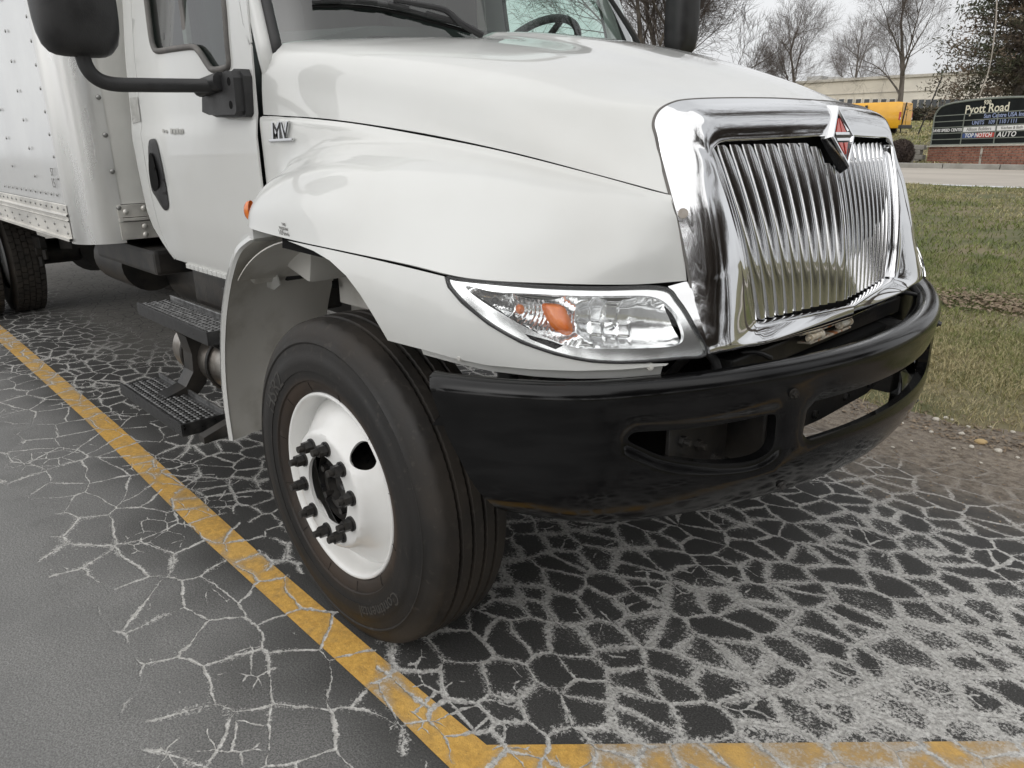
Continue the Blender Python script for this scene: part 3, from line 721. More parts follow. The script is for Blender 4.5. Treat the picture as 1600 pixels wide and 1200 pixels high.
for s in (-1, 1):
    for pl_ in ([(s*.04, -.60), (s*.44, -.155), (s*.04, -.155)], [(s*.07, .18), (s*.40, .18), (s*.07, .55)]):
        mb = MB(); mb.prism(epoly(pl_, .005), en*0.003); mb.build('emblem_colour', M['red'], emb)
mb = MB(); mb.prism(epoly([(-.62, -.14), (.62, -.14), (.58, .13), (-.58, .13)], .0055), en*0.005); mb.build('emblem_band', M['chrome'], emb)
def place_text(body, size, origin, ux, uy, name, m, parent, ext=0.001, **kw):
    V, F = text_data(body, size, ext, **kw); ux = np.array(ux, float); uy = np.array(uy, float); nz = np.cross(ux, uy)
    P = [np.array(origin)+v[0]*ux+v[1]*uy+v[2]*nz for v in V]
    me = mesh_from(name, P, F, False); return link(name, me, m, parent)
place_text('INTERNATIONAL', EW*0.17, ept(0, 0, .0117), eu, -ev, 'emblem_lettering', M['ink'], emb, 0.0008)
# ---- headlight
def hl_depth(u, v): return 0.0
hl = smooth_closed(HL, 90)
me = px_patch('headlight', S_low, [tuple(p) for p in hl], 8, 0.004); 
hl_l = link('headlight', me, M['lens'], truck, label='clear headlight lens with amber turn signal behind it'); hl_r = link('headlight', mirror_mesh(me), M['lens'], truck)
def inset(poly, d):
    P = np.asarray(poly, float); c = P.mean(0); out = []
    n = len(P)
    for i in range(n):
        e = P[(i+1) % n]-P[i-1]; nn = np.array([-e[1], e[0]]); nn /= np.linalg.norm(nn)+1e-9
        if np.dot(nn, c-P[i]) < 0 and False: nn = -nn
        out.append(P[i]+nn*d)
    return out
def signed_area(p): p = np.asarray(p); q = np.roll(p, -1, 0); return 0.5*np.sum(p[:, 0]*q[:, 1]-q[:, 0]*p[:, 1])
SG = 1 if signed_area(hl) > 0 else -1
# chrome bezel ring right behind the lens
inner_hl = [(728, 446), (770, 455), (830, 458), (900, 461), (960, 461), (1010, 461), (1035, 468), (1055, 486), (1066, 508), (1070, 527), (1060, 539), (1030, 543), (960, 545), (905, 544), (860, 530), (815, 508), (770, 482), (738, 460)]
ihl = smooth_closed(inner_hl, 90)
me = px_patch('bezel', S_low, [tuple(p) for p in hl], 8, -0.004, holes=[[tuple(p) for p in ihl]]); 
for o, hh in ((me, hl_l), (mirror_mesh(me), hl_r)): solid(link('bezel', o, M['chrome_in'], hh), 0.012)
# reflector bowl: stepped wells behind the opening
bowls = [((768, 474), 42, 24), ((850, 492), 62, 42), ((985, 504), 92, 46)]
def bowl(u, v):
    d = 0.0
    for (cu, cv), a, b in bowls:
        q = ((u-cu-0.35*(v-cv))/a)**2+((v-cv)/b)**2
        if q < 1: d = max(d, (1-q)**0.5)
    e = 0.012+0.055*d
    return -e
def bowl_rib(u, v):
    e = bowl(u, v)
    # moulded flutes
    if u < 800: e += 0.0022*math.sin((u+0.9*v)*0.95)
    elif u < 905: e += 0.0022*math.sin((math.hypot(u-790, v-470))*0.85)
    elif u < 1000: e += 0.005*(1 if (int((u-905)/24)+int((v-440)/26)) % 2 else -1)*0.7
    return e
me = px_patch('reflector', S_low, [tuple(p) for p in smooth_closed(inner_hl, 70)], 3.4, 0, offfn=bowl_rib)
for o, hh in ((me, hl_l), (mirror_mesh(me), hl_r)): link('reflector', o, M['chrome_in'], hh)
# amber turn signal, bulb, dark slot
amb = [(849, 470), (862, 468.5), (882, 473), (890, 487), (896, 505), (896, 519), (886, 523), (872, 517), (862, 508), (853, 492), (848, 478)]
def dome(poly, base, h):
    P = np.array(poly); c = P.mean(0); R = np.max(np.linalg.norm(P-c, axis=1))
    D = lambda u, v: base+h*min(1.0, dist_poly([(u, v)], poly)[0]/8.0)
    return D
amb_s = [tuple(p) for p in smooth_closed(amb, 40)]
me = px_patch('turn_signal', S_low, amb_s, 4, 0, offfn=dome(amb_s, -0.026, 0.016))
for o, hh in ((me, hl_l), (mirror_mesh(me), hl_r)): link('turn_signal', o, M['amber'], hh, label='amber turn signal reflector' if hh is hl_l else None)
blb = [(811+7.5*math.cos(t), 480+9*math.sin(t)) for t in np.linspace(0, 2*math.pi, 16, endpoint=False)]
me = px_patch('marker_bulb', S_low, blb, 3, 0, offfn=dome(blb, -0.03, 0.016))
for o, hh in ((me, hl_l), (mirror_mesh(me), hl_r)): link('marker_bulb', o, M['amber'], hh)
for q, r in (((770, 467), 6), ((960, 503), 10)):
    bl = [(q[0]+r*math.cos(t), q[1]+r*math.sin(t)) for t in np.linspace(0, 2*math.pi, 14, endpoint=False)]
    me = px_patch('bulb', S_low, bl, 3, 0, offfn=dome(bl, -0.03, 0.012)); 
    for o, hh in ((me, hl_l), (mirror_mesh(me), hl_r)): link('bulb', o, M['black'] if r == 6 else M['chrome_in'], hh)
sl = [(820, 522), (862, 533), (880, 540), (868, 546), (828, 530)]
me = px_patch('bezel_slot', S_low, sl, 6, -0.0015); 
for o, hh in ((me, hl_l), (mirror_mesh(me), hl_r)): link('bezel_slot', o, M['gap_dark'], hh)
# dark gasket around the lens
ring = []
for u, v in hl:
    p, n = S_low.hit(u, v); ring.append(p+n*0.001)
ring.append(ring[0])
me = mesh_from('gasket', *tube(ring, 0.0035, 6, False)); 
for o, hh in ((me, hl_l), (mirror_mesh(me), hl_r)): link('gasket', o, M['black'], hh)
me = px_patch('housing', S_low, [tuple(p) for p in hl], 16, -0.085)
for o, hh in ((me, hl_l), (mirror_mesh(me), hl_r)): link('housing', o, M['black_matte'], hh)

# ---- bumper: section swept along a bowed plan curve, openings cut through
def plan(y):
    a = abs(y)
    x = 1.180-0.30*a*a
    if a > 0.95: x -= 1.9*(a-0.95)**2*1.2
    return x
ytab = np.linspace(0, 1.215, 300); xtab = np.array([plan(y) for y in ytab])
# beyond the end of y the face wraps straight back
stab = np.concatenate([[0], np.cumsum(np.hypot(np.diff(xtab), np.diff(ytab)))])
SEND = stab[-1]
pxy = np.column_stack([xtab, ytab]); tanp = np.gradient(pxy, stab, axis=0); norp = np.column_stack([tanp[:, 1], -tanp[:, 0]]); norp /= np.linalg.norm(norp, axis=1)[:, None]
def plan_s(s):
    a = abs(s); sg = -1 if s < 0 else 1
    aa_ = min(a, SEND)
    x = np.interp(aa_, stab, pxy[:, 0]); y = np.interp(aa_, stab, pxy[:, 1]); nx = np.interp(aa_, stab, norp[:, 0]); ny = np.interp(aa_, stab, norp[:, 1])
    L = math.hypot(nx, ny); nx /= L; ny /= L
    if a > SEND: x += -(ny)*(a-SEND)*-1*-1; y += (nx)*(a-SEND)
    return np.array([x, sg*y]), np.array([nx, sg*ny])
# section: (t, outward offset, height)
SEC = np.array([(-.100, -.075, .958), (-.06, -.070, .985), (-.035, -.045, .992), (0.0, -.012, .988), (.02, .000, .972), (.05, .000, .945), (.075, -.004, .918), (.12, -.006, .87), (.20, -.006, .79), (.27, -.010, .72), (.31, -.022, .678), (.345, -.040, .642), (.375, -.058, .618), (.395, -.085, .606), (.42, -.11, .604)])
def sec(t): 
    q = crk(SEC[:, 1:], SEC[:, 0], [t])[0]; return q[0], q[1]
tgrid = np.linspace(-.1, .42, 400); secg = crk(SEC[:, 1:], SEC[:, 0], tgrid)
holes_st = []
def bumper_pt(s, t, sink=0.0):
    q, n = plan_s(s); off = np.interp(t, tgrid, secg[:, 0]); z = np.interp(t, tgrid, secg[:, 1])
    a = abs(s)/SEND
    z = z+0.012*a**2-(0.0 if t < .1 else -0.055*max(0, a-0.62)/.38*(t-.1)/.3)      # ends: top a little higher, bottom sweeps up
    off -= sink
    return np.array([q[0]+n[0]*off, q[1]+n[1]*off, z])
ss = np.linspace(-SEND, SEND, 200)
GB = np.array([[bumper_pt(s, t) for s in ss] for t in np.linspace(-.1, .42, 60)])
S_b = Surf(GB)
bs_v = GB.reshape(-1, 3)
sv = np.tile(ss, 60); tv = np.repeat(np.linspace(-.1, .42, 60), 200)
def to_st(u, v):
    p, n = S_b.hit(u, v); d = np.sum((bs_v-p)**2, axis=1); i = np.argsort(d)[:4]; w = 1/(d[i]+1e-9)
    return (float(np.sum(sv[i]*w)/w.sum()), float(np.sum(tv[i]*w)/w.sum()))
side_px = [(987, 690), (992, 681), (1010, 677), (1060, 674.5), (1110, 670), (1165, 660), (1210, 650), (1218, 654), (1218, 675), (1213, 700), (1202, 714), (1175, 724), (1130, 728), (1080, 724), (1040, 716), (1008, 704)]
mid_px = [(1261, 650), (1266, 637), (1300, 622), (1340, 603)]
side_st = [to_st(*q) for q in side_px]; mid_st = [to_st(*q) for q in mid_px]; mlow = [to_st(*q) for q in [(1258, 688), (1262, 694), (1300, 678), (1340, 657)]]
t_up = np.mean([q[1] for q in mid_st[1:]]); t_lo = np.mean([q[1] for q in mlow[1:]]); s_m = min(q[0] for q in mid_st+mlow)
mid_st = [(s_m, t_lo-.02), (s_m+.004, t_up+.02), (s_m+.03, t_up), (0, t_up), (-s_m-.03, t_up), (-s_m-.004, t_up+.02), (-s_m, t_lo-.02), (-s_m-.02, t_lo), (0, t_lo), (s_m+.02, t_lo)]
side_sm = [tuple(p) for p in smooth_closed(side_st, 60)]
side_sm2 = [(-s, t) for s, t in side_sm][::-1]
holes_st = [side_sm, mid_st, side_sm2]
e_top = -SEND; 
outer = [(-SEND+.005, -.1), (-SEND+.0, 0.0), (-SEND+.05, .15), (-SEND+.115, .30), (-SEND+.16, .375), (-SEND+.2, .42), (SEND-.2, .42), (SEND-.16, .375), (SEND-.115, .30), (SEND-.05, .15), (SEND, 0.0), (SEND-.005, -.1)]
rings_ = [offset_poly(h, d_) for h in (side_sm, side_sm2) for d_ in (.010, .020, .032)]
V2, F = cdt_domain(outer, holes_st, 0.020, rings_)
dh = np.minimum(dist_poly(V2, holes_st[0]), dist_poly(V2, holes_st[2])); dm = dist_poly(V2, holes_st[1])
def sst(x): x = np.clip(x, 0, 1); return x*x*(3-2*x)
V = []
for (s, t), a, b in zip(V2, dh, dm):
    sink = 0.013*(1-sst((a-0.006)/0.030))+0.006*(1-sst(b/0.014))
    edge = min(1.0, (SEND-abs(s))/0.03)
    V.append(bumper_pt(s, t, sink+0.012*(1-max(0, edge))**2))
me = mesh_from('bumper', V, F); orient(me, (1, 0, 0)); bumper = part('bumper', me, M['black_gloss'], label='black plastic front bumper with three openings'); solid(bumper, 0.03)
for q in [(1239, 614), (1220, 757)]:
    p, n = S_b.hit(*q)
    for sg in (1, -1):
        mb = MB(); P = p*np.array([1, sg, 1]); nn = n*np.array([1, sg, 1]); mb.cyl(P-nn*0.003, P+nn*0.005, 0.0125, 16); mb.cyl(P+nn*0.004, P+nn*0.013, 0.008, 6); mb.build('bumper_bolt', M['nut'], bumper, ang=35)
# brackets and cross members behind the bumper
fr_ = empty  # (unused alias kept local)
mb = MB(); mb.box((.93, 0, .955), (.06, 1.10, .055), bev=.006); cm = mb.build('cross_member', M['frame_black'], truck)
for sg in (-1, 1):
    mb = MB(); mb.box((.55, sg*.43, .80), (.95, .075, .24), bev=.008); mb.build('frame_rail_horn', M['frame_black'], truck)
    mb = MB(); mb.box((.945, sg*.66, .775), (.012, .26, .20), bev=.003); mb.box((.90, sg*.54, .775), (.10, .012, .20), bev=.003); mb.build('bumper_bracket', M['frame_black'], truck)
    for dy, dz in ((.03, .02), (.10, .05), (.12, -.05), (-.05, -.04)):
        mb = MB(); mb.cyl((.950, sg*(.64+dy), .77+dz), (.962, sg*(.64+dy), .77+dz), .014, 6); mb.cyl((.961, sg*(.64+dy), .77+dz), (.976, sg*(.64+dy), .77+dz), .008, 10); mb.build('bracket_bolt', M['frame_black'], truck)
for sg in (-1, 1):
    mb = MB(); mb.prism([(.90, sg*.50, .66), (.90, sg*.50, .90), (.66, sg*1.06, .90), (.66, sg*1.06, .66)], (-.01, 0, 0)); mb.build('cavity_dark_sheet', M['black_matte'], truck)  # matte black sheet added to darken the bumper's side openings
mb = MB(); mb.prism([(1.05, -.36, .83), (1.05, .26, .83), (1.05, .22, .78), (1.05, .12, .755), (1.05, -.20, .755), (1.05, -.36, .765)], (-.012, 0, 0)); mb.build('skid_plate', M['frame_black'], truck)
for y in (-.25, -.05, .12):
    mb = MB(); mb.cyl((1.048, y, .785), (1.06, y, .785), .012, 6); mb.build('plate_bolt', M['nut'], truck)
mb = MB(); mb.box((.62, 0, 1.08), (.16, .9, .62), bev=.01); mb.build('radiator', M['black_matte'], truck)
mb = MB(); mb.box((.1, 0, 1.15), (.95, .62, .55), bev=.03); mb.build('engine_block', M['black_matte'], truck)
mb = MB(); mb.prism([(.98, -.50, .90), (.98, .50, .90), (.70, .62, .93), (.70, -.62, .93)], (0, 0, .012)); mb.build('splash_shield', M['black_matte'], truck)
# hood pivot bracket with two pale rollers
a, b = onY(1277, 523, -.17), onY(1322, 503, 0.02)
bx_ = (a[0]+b[0])/2-0.005; bz_ = (a[2]+b[2])/2-0.028
mb = MB(); mb.box((bx_-.03, -.075, bz_+.004), (.075, .26, .006), ry=-0.12, bev=.002); br = mb.build('pivot_bracket', M['bracket'], truck)
for c in (a, b):
    mb = MB(); c = np.array([c[0]-0.005, c[1], c[2]-0.005]); mb.cyl(c-np.array([0, .034, 0]), c+np.array([0, .034, 0]), .0105, 18); mb.cyl(c-np.array([0, .036, 0]), c-np.array([0, .028, 0]), .0125, 18); mb.cyl(c+np.array([0, .028, 0]), c+np.array([0, .036, 0]), .0125, 18); mb.cyl(c-np.array([0, .048, 0]), c+np.array([0, .044, 0]), .006, 10); mb.build('pivot_roller', M['roller'], br, ang=40)
# hoses and cables
def hose(pts, r, m='black', nm='hose', par=truck):
    V, F = tube(cr(pts, 40), r, 8); me = mesh_from(nm, V, F); return link(nm, me, M[m], par)
hose([(.80, -.62, .90), (.88, -.60, 1.00), (.93, -.585, .985), (.945, -.58, .90), (.90, -.56, .82)], .012)
hose([(.86, -.48, .93), (.95, -.46, .985), (.98, -.40, .965), (.93, -.3, .93)], .006)
hose([(.82, .55, .90), (.90, .60, 1.0), (.96, .62, 1.01), (.985, .64, .96), (.96, .66, .88)], .013)
hose([(.88, .45, .98), (.95, .52, 1.0), (.985, .60, .985), (.96, .72, .95)], .007)
hose([(.62, -.95, .92), (.70, -.88, .99), (.80, -.80, .98), (.85, -.70, .95)], .010)
hose([(.55, -.90, .95), (.68, -.80, .965), (.80, -.62, .95)], .008)
for (x, y, z, dx, dy, dz) in ((.66, -.86, .93, .07, .10, .07), (.74, -.73, .96, .05, .09, .06), (.60, -.98, .97, .04, .05, .05), (.86, -.36, .955, .05, .07, .06), (.80, .50, .95, .09, .12, .08)):
    mb = MB(); mb.box((x, y, z), (dx, dy, dz), rz=.4, bev=.008); mb.build('valve_block', M['black'], truck)
mb = MB(); mb.box((.70, -.93, 1.005), (.03, .012, .018), rz=.6); mb.build('cable_tag', M['roller'], truck)

# ---- front wheels
WC = np.array([0.0, -1.14, 0.505])
def make_wheel(center, front=True, parent=truck):
    w = bpy.data.objects.new('front_wheel', None); COL.objects.link(w); w.parent = parent; w.location = center; w.empty_display_size = .2
    K = 0.9905
    prof = [(.030, .285), (.012, .292), (.004, .299), (-.003, .304), (-.008, .312), (-.013, .325), (-.0150, .336), (-.0150, .339), (-.0205, .342), (-.021, .356), (-.0235, .372), (-.0255, .372), (-.0265, .395), (-.0255, .418), (-.0235, .420), (-.021, .438), (-.0165, .453), (-.0195, .456), (-.0195, .459), (-.0150, .462), (-.010, .476), (-.005, .487), (-.003, .490), (.002, .500), (.010, .5095), (.018, .5150), (.024, .5175)]
    ribs = []; g = [.062, .104, .146, .188]; gw = .0055
    tread = []
    cw = lambda wv: .5255-.0075*((wv-.125)/.1)**2
    pw = .030
    for gc in g:
        tread += [(pw, cw(pw)), ((pw+gc-gw)/2, cw((pw+gc-gw)/2)), (gc-gw-.0015, cw(gc-gw)), (gc-gw, cw(gc)-.0025), (gc-gw*.6, cw(gc)-.015), (gc+gw*.6, cw(gc)-.015), (gc+gw, cw(gc)-.0025)]
        pw = gc+gw+.0015
    tread += [(pw, cw(pw)), (.20, cw(.20)), (.220, cw(.22))]
    prof = prof+tread+[(.226, .5175), (.234, .512), (.246, .50), (.262, .47), (.272, .42), (.270, .37), (.255, .32), (.240, .30), (.225, .285)]
    n = 240; V = []
    zz = center[2]
    jig = [1.0 if (k % 2) < 1 else -1.0 for k in range(n)]
    for pi_, (wv, r) in enumerate(prof):
        isg = any(abs(wv-gc) < gw+.002 for gc in g) and r > .505
        for k in range(n):
            t = 2*math.pi*k/n; ww = wv+(0.0010*jig[k] if isg else 0); rr = r*K
            if .022 < wv < .032 and r > .51 and k % 6 == 0: rr -= .0035
            z = rr*math.cos(t); z = max(z, -zz+.0015)
            V.append((rr*math.sin(t), ww, z))
    me = mesh_from('tyre', V, grid_faces(len(prof), n, True)); orient_c(me); auto_smooth(me, 50)
    tyre = link('tyre', me, M['rubber'], w)
    if front:
        # raised sidewall lettering, tops outwards, read clockwise
        def side_text(body, phi, r0, size, sp=1.0):
            V, F = text_data(body, size, 0.0014, space=sp); P = []
            for x, y, z in V:
                a = phi+x/r0; r = r0+y; P.append((r*K*math.sin(a), -.0263+.0025*abs((r-.395)/.03)**2-z-.0003, r*K*math.cos(a)))
            me = mesh_from('lettering', P, F, False); link('lettering', me, M['rubber_text'], tyre)
        side_text('HSR2', math.radians(-52), .393, .078); side_text('Continental', math.radians(143), .394, .056, 1.02)
        # fine moulding marks around the bead
        for k in range(12):
            a = math.radians(14+30*k); mb = MB(); P = []
            for rr_ in (.306, .335): P.append((rr_*K*math.sin(a), -.0165, rr_*K*math.cos(a)))
            mb.tube([np.array(P[0])+np.array([0, .009, 0]), np.array(P[1])], .0008, 4); mb.build('mould_line', M['black_matte'], tyre)
    # rim barrel and flange
    rp = [(.03, .287), (.010, .2965), (.002, .2985), (-.004, .2965), (-.006, .2915), (-.003, .286), (.010, .281), (.035, .2785), (.052, .277), (.058, .274), (.064, .268), (.070, .258)]
    V, F = lathe(rp, 128, (0, 0, 0)); me = mesh_from('rim', V, F); orient_c(me, inward=True); rim = link('rim', me, M['wheel_white'], w); 
    # disc with two hand holes
    dprof = [(.272, .062), (.262, .056), (.252, .046), (.240, .034), (.226, .021), (.212, .008), (.200, -.006), (.191, -.019), (.1865, -.027), (.183, -.0325), (.177, -.035), (.11, -.035), (.10, -.035)]
    dr = np.array([p[0] for p in dprof][::-1]); dw = np.array([p[1] for p in dprof][::-1])
    Q = onY(571, 714, -1.12); ha = math.atan2(Q[0], Q[2]-.505)
    circ = lambda r, n_: [(r*math.sin(t), r*math.cos(t)) for t in np.linspace(0, 2*math.pi, n_, endpoint=False)]
    hh = []
    for dlt in (0, math.pi):
        a = ha+dlt; e1_ = np.array([math.sin(a), math.cos(a)]); e2_ = np.array([math.cos(a), -math.sin(a)])
        hh.append([tuple(e1_*(.213+.026*math.cos(t))+e2_*(.044*math.sin(t))) for t in np.linspace(0, 2*math.pi, 40, endpoint=False)])
    V2, F = cdt_domain(circ(.268, 110), [circ(.112, 60)]+hh, .011)
    me = mesh_from('disc', [(x, float(np.interp(math.hypot(x, z), dr, dw)), z) for x, z in V2], F); orient(me, (0, -1, 0))
    disc = link('disc', me, M['wheel_white'], w); solid(disc, .011)
    # hub
    hp = [(.05, .0), (.03, .0), (.018, .018), (.018, .040), (.03, .046), (.03, .062), (.005, .068), (.005, .085), (.02, .088), (.02, .104), (.0, .108), (.0, .1115), (.12, .112)]
    V, F = lathe(hp, 48, (0, 0, 0)); me = mesh_from('hub', V, F); auto_smooth(me, 30); link('hub', me, M['nut'], w)
    for k in range(5):
        a = 2*math.pi*k/5+.3; mb = MB(); mb.cyl((.075*math.sin(a), -.012, .075*math.cos(a)), (.075*math.sin(a), .02, .075*math.cos(a)), .011, 6); mb.build('hub_bolt', M['nut'], w)
    mb = MB(); mb.cyl((0, .085, 0), (0, .26, 0), .21, 40); mb.build('brake_drum', M['black_matte'], w)
    nut = MB(); nut.cyl((0, -.034, 0), (0, -.041, 0), .0235, 20); nut.cyl((0, -.040, 0), (0, -.066, 0), .0195, 6, .0185); nut.cyl((0, -.065, 0), (0, -.084, 0), .0115, 12, .0105)
    for k in range(10):
        a = 2*math.pi*k/10+math.radians(8); o = (nut.build('lug_nut', M['nut'], w, ang=30) if k == 0 else None)
        if k == 0: n0 = o
        else: o = n0.copy(); COL.objects.link(o); o.parent = w
        o.location = (.1429*math.sin(a), 0, .1429*math.cos(a)); o.rotation_euler = (0, random.random(), 0)
    return w
def orient_c(me, inward=False):
    c = Vector((0, .12, 0)); s = 0.0
    for p in me.polygons:
        d = p.center-c; d.y *= 0.6
        s += p.normal.dot(d)*p.area
    if (s < 0) != inward: me.flip_normals()
fw = make_wheel(WC)
fw2 = make_wheel(np.array([0, 1.14, .505]), False); fw2.rotation_euler = (0, 0, math.pi)

# ---- wheel arch liner: rear wall of the well and roof of the arch
LP = [(-.770, .43), (-.772, .56), (-.755, .70), (-.715, .84), (-.655, .97), (-.575, 1.09), (-.49, 1.175), (-.38, 1.225)]
LPc = cr(LP, 40)
def liner(y0, y1, ny, lip):
    rows = []
    for (x, z) in LPc:
        row = []
        for j in range(ny):
            f = j/(ny-1); y = y0+(y1-y0)*f
            row.append((x-0.05*f-0.012*math.sin(f*6), y, z))
        rows.append(row)
    return np.array(rows)
GLn = liner(-1.135, -.70, 12, 0); me = grid_mesh('wheel_well_liner', GLn); orient(me, (1, 0, 0)); ln, _ = pair('wheel_well_liner', me, M['liner'], th=.006)
# rolled outer lip, painted
lipv = []
for (x, z) in LPc:
    d = np.array([x, z-.505]); d /= np.linalg.norm(d)
    lipv.append([(x+.004, -1.137, z), (x-.010*abs(d[0]), -1.145, z-.0), (x-.028, -1.140, z+.004), (x-.040, -1.125, z+.006)])
me = grid_mesh('flap_edge', np.array(lipv)); pair('flap_edge', me, M['paint'], th=.004)
# arch roof and inner wall
rows = []
for t in np.linspace(-0.85, 0.50, 28):
    x = .80*math.sin(t)*.9-.02; z = .505+.76*math.cos(t*.82)
    rows.append([(x, y, min(z, 1.30)-.02-0.05*max(0, (y+1.1))) for y in np.linspace(-1.13, -.55, 10)])
me = grid_mesh('arch_roof', np.array(rows)); pair('arch_roof', me, M['liner'], th=.004)
mb = MB(); mb.prism([(-.80, -.56, .75), (-.80, -.56, 1.30), (.72, -.56, 1.22), (.60, -.56, .95), (.2, -.56, .8)], (0, .01, 0)); mb.build('inner_apron', M['liner'], truck)
# embossed boxes and brackets inside the well
mb = MB(); mb.box((-.60, -1.00, 1.13), (.10, .13, .16), bev=.02, ry=.5); mb.build('well_moulding', M['liner'], truck, ang=50)
mb = MB(); mb.box((-.43, -.90, 1.17), (.20, .16, .17), bev=.02, ry=.25); mb.build('well_moulding', M['liner'], truck, ang=50)
mb = MB(); mb.box((-.50, -.985, 1.185), (.10, .008, .05), bev=.002); mb.box((-.42, -.97, 1.19), (.10, .008, .035), bev=.002); mb.box((-.445, -.97, 1.215), (.025, .008, .07), bev=.002); wb = mb.build('well_bracket', M['liner'], truck)
for x, z in ((-.52, 1.18), (-.37, 1.185)):
    mb = MB(); mb.cyl((x, -.99, z), (x, -.972, z), .010, 12); mb.build('bracket_hole', M['gap_dark'], wb)
mb = MB(); mb.cyl((-.45, -.84, 1.03), (-.44, -.825, 1.03), .014, 12); mb.build('well_grommet', M['gap_dark'], truck)
mb = MB(); mb.box((-.30, -.80, 1.01), (.32, .02, .10), bev=.006); mb.build('well_panel', M['liner'], truck)
# fender bracket stub on top of the flap
mb = MB(); mb.prism([(-.50, -1.13, 1.185), (-.37, -1.145, 1.225), (-.34, -1.05, 1.235), (-.50, -1.02, 1.19)], (0, 0, .03)); mb.build('flap_bracket', M['paint'], truck)

# ---- amber side marker on the tail of the fender
mk = MB()
base = onY(384, 338, -1.15); V = []
c = np.array([-.412, -1.118, 1.306])
for k, (s, h) in enumerate(((1.0, 0), (.92, .010), (.65, .018), (.25, .021))):
    for t in np.linspace(0, 2*math.pi, 20, endpoint=False):
        dx = -(h)*.9; V.append(c+np.array([dx+.006*math.cos(t)*s, -.6*h+.020*math.cos(t)*s*-.7-.004, .033*math.sin(t)*s]))
me = mesh_from('side_marker', V, grid_faces(4, 20, True)+[tuple(range(60, 80))]); pair('side_marker', me, M['amber'], label='amber side marker lamp')
# ---- badge and pressure sticker
uo = onY(414, 209, -1.001); 
place_text('MV', .080, onY(437, 207, -1.0015)+np.array([0, 0, 0]), (1, 0, 0), (0, 0, 1), 'model_badge', M['chrome'], truck, .004, shear=.15, offset=.0022)
bdg = place_text('MV', .078, onY(437, 207, -1.0062), (1, 0, 0), (0, 0, 1), 'model_badge_face', M['black_gloss'], truck, .0006, shear=.15, offset=-.0004)
mb = MB(); p = onY(439, 219, -1.004); mb.box(p, (.155, .008, .010), ry=-.02, bev=.003); mb.build('badge_bar', M['chrome'], truck)
p, n = S_fen.hit(445, 355); ux = np.array([1.0, 0, -.04]); uy = np.array([0, -.22, .97]) 
place_text('TIRE', .012, S_fen.hit(444, 351)[0]+n*.002, ux, uy, 'pressure_marking', M['ink'], fen, .0002)
place_text('PRESSURE', .012, S_fen.hit(444, 357.5)[0]+n*.002, ux, uy, 'pressure_marking', M['ink'], fen, .0002)
place_text('105psi', .024, S_fen.hit(444.5, 365)[0]+n*.002, ux, uy, 'pressure_marking', M['ink'], fen, .0002)

# ---- cab
ZY = np.array([(.95, -.970), (1.05, -.995), (1.2, -1.010), (1.4, -1.016), (1.555, -1.016), (1.575, -1.006), (1.70, -1.000), (1.85, -.992), (2.1, -.968), (2.4, -.93), (2.62, -.87)])
def cab_y(z): return float(np.interp(z, ZY[:, 0], ZY[:, 1]))
GC = np.array([[(x, cab_y(z), z) for x in np.linspace(-1.9, -.4, 40)] for z in np.linspace(.95, 2.62, 90)])
S_cab = Surf(GC)
def cab_xz(u, v): p, n = S_cab.hit(u, v); return (p[0], p[2])
def side_patch(name, poly, m, holes=(), step=.035, off=0.0, th=.006, parent=truck, both=True):
    V2, F = cdt_domain(poly, list(holes), step); me = mesh_from(name, [(x, cab_y(z)-off, z) for x, z in V2], F); orient(me, (0, -1, 0))
    if both: return pair(name, me, m, parent, th=th)
    o = link(name, me, m, parent); solid(o, th); return o, None
win = [(-1.455, 2.12), (-1.44, 2.02), (-1.415, 1.90), (-1.39, 1.862), (-1.35, 1.848), (-1.20, 1.843), (-1.02, 1.835), (-.96, 1.815), (-.89, 1.765), (-.85, 1.748), (-.745, 1.748), (-.722, 1.758), (-.722, 1.80), (-.735, 1.95), (-.80, 2.20), (-.90, 2.44), (-1.44, 2.46), (-1.46, 2.3)]
door = [(-.547, 1.035), (-.60, 1.012), (-.95, 1.015), (-1.40, 1.022), (-1.505, 1.024), (-1.555, 1.05), (-1.60, 1.15), (-1.618, 1.30), (-1.622, 2.0), (-1.60, 2.5), (-.87, 2.52), (-.70, 2.16), (-.605, 1.87), (-.556, 1.80), (-.547, 1.60)]
dr_, dr2_ = side_patch('door', door, M['paint'], [win])
rear = [(-1.560, 1.05), (-1.53, 1.022), (-1.62, 1.095), (-1.68, 1.15), (-1.712, 1.22), (-1.728, 1.45), (-1.745, 1.60), (-1.742, 1.76), (-1.70, 2.62), (-.92, 2.62), (-.66, 2.16), (-.575, 1.94), (-.556, 1.81), (-.567, 1.80), (-.602, 1.872), (-.697, 2.162), (-.867, 2.524), (-1.604, 2.504), (-1.626, 2.0), (-1.622, 1.30), (-1.604, 1.15)]
side_patch('cab_pillar', rear, M['paint'])
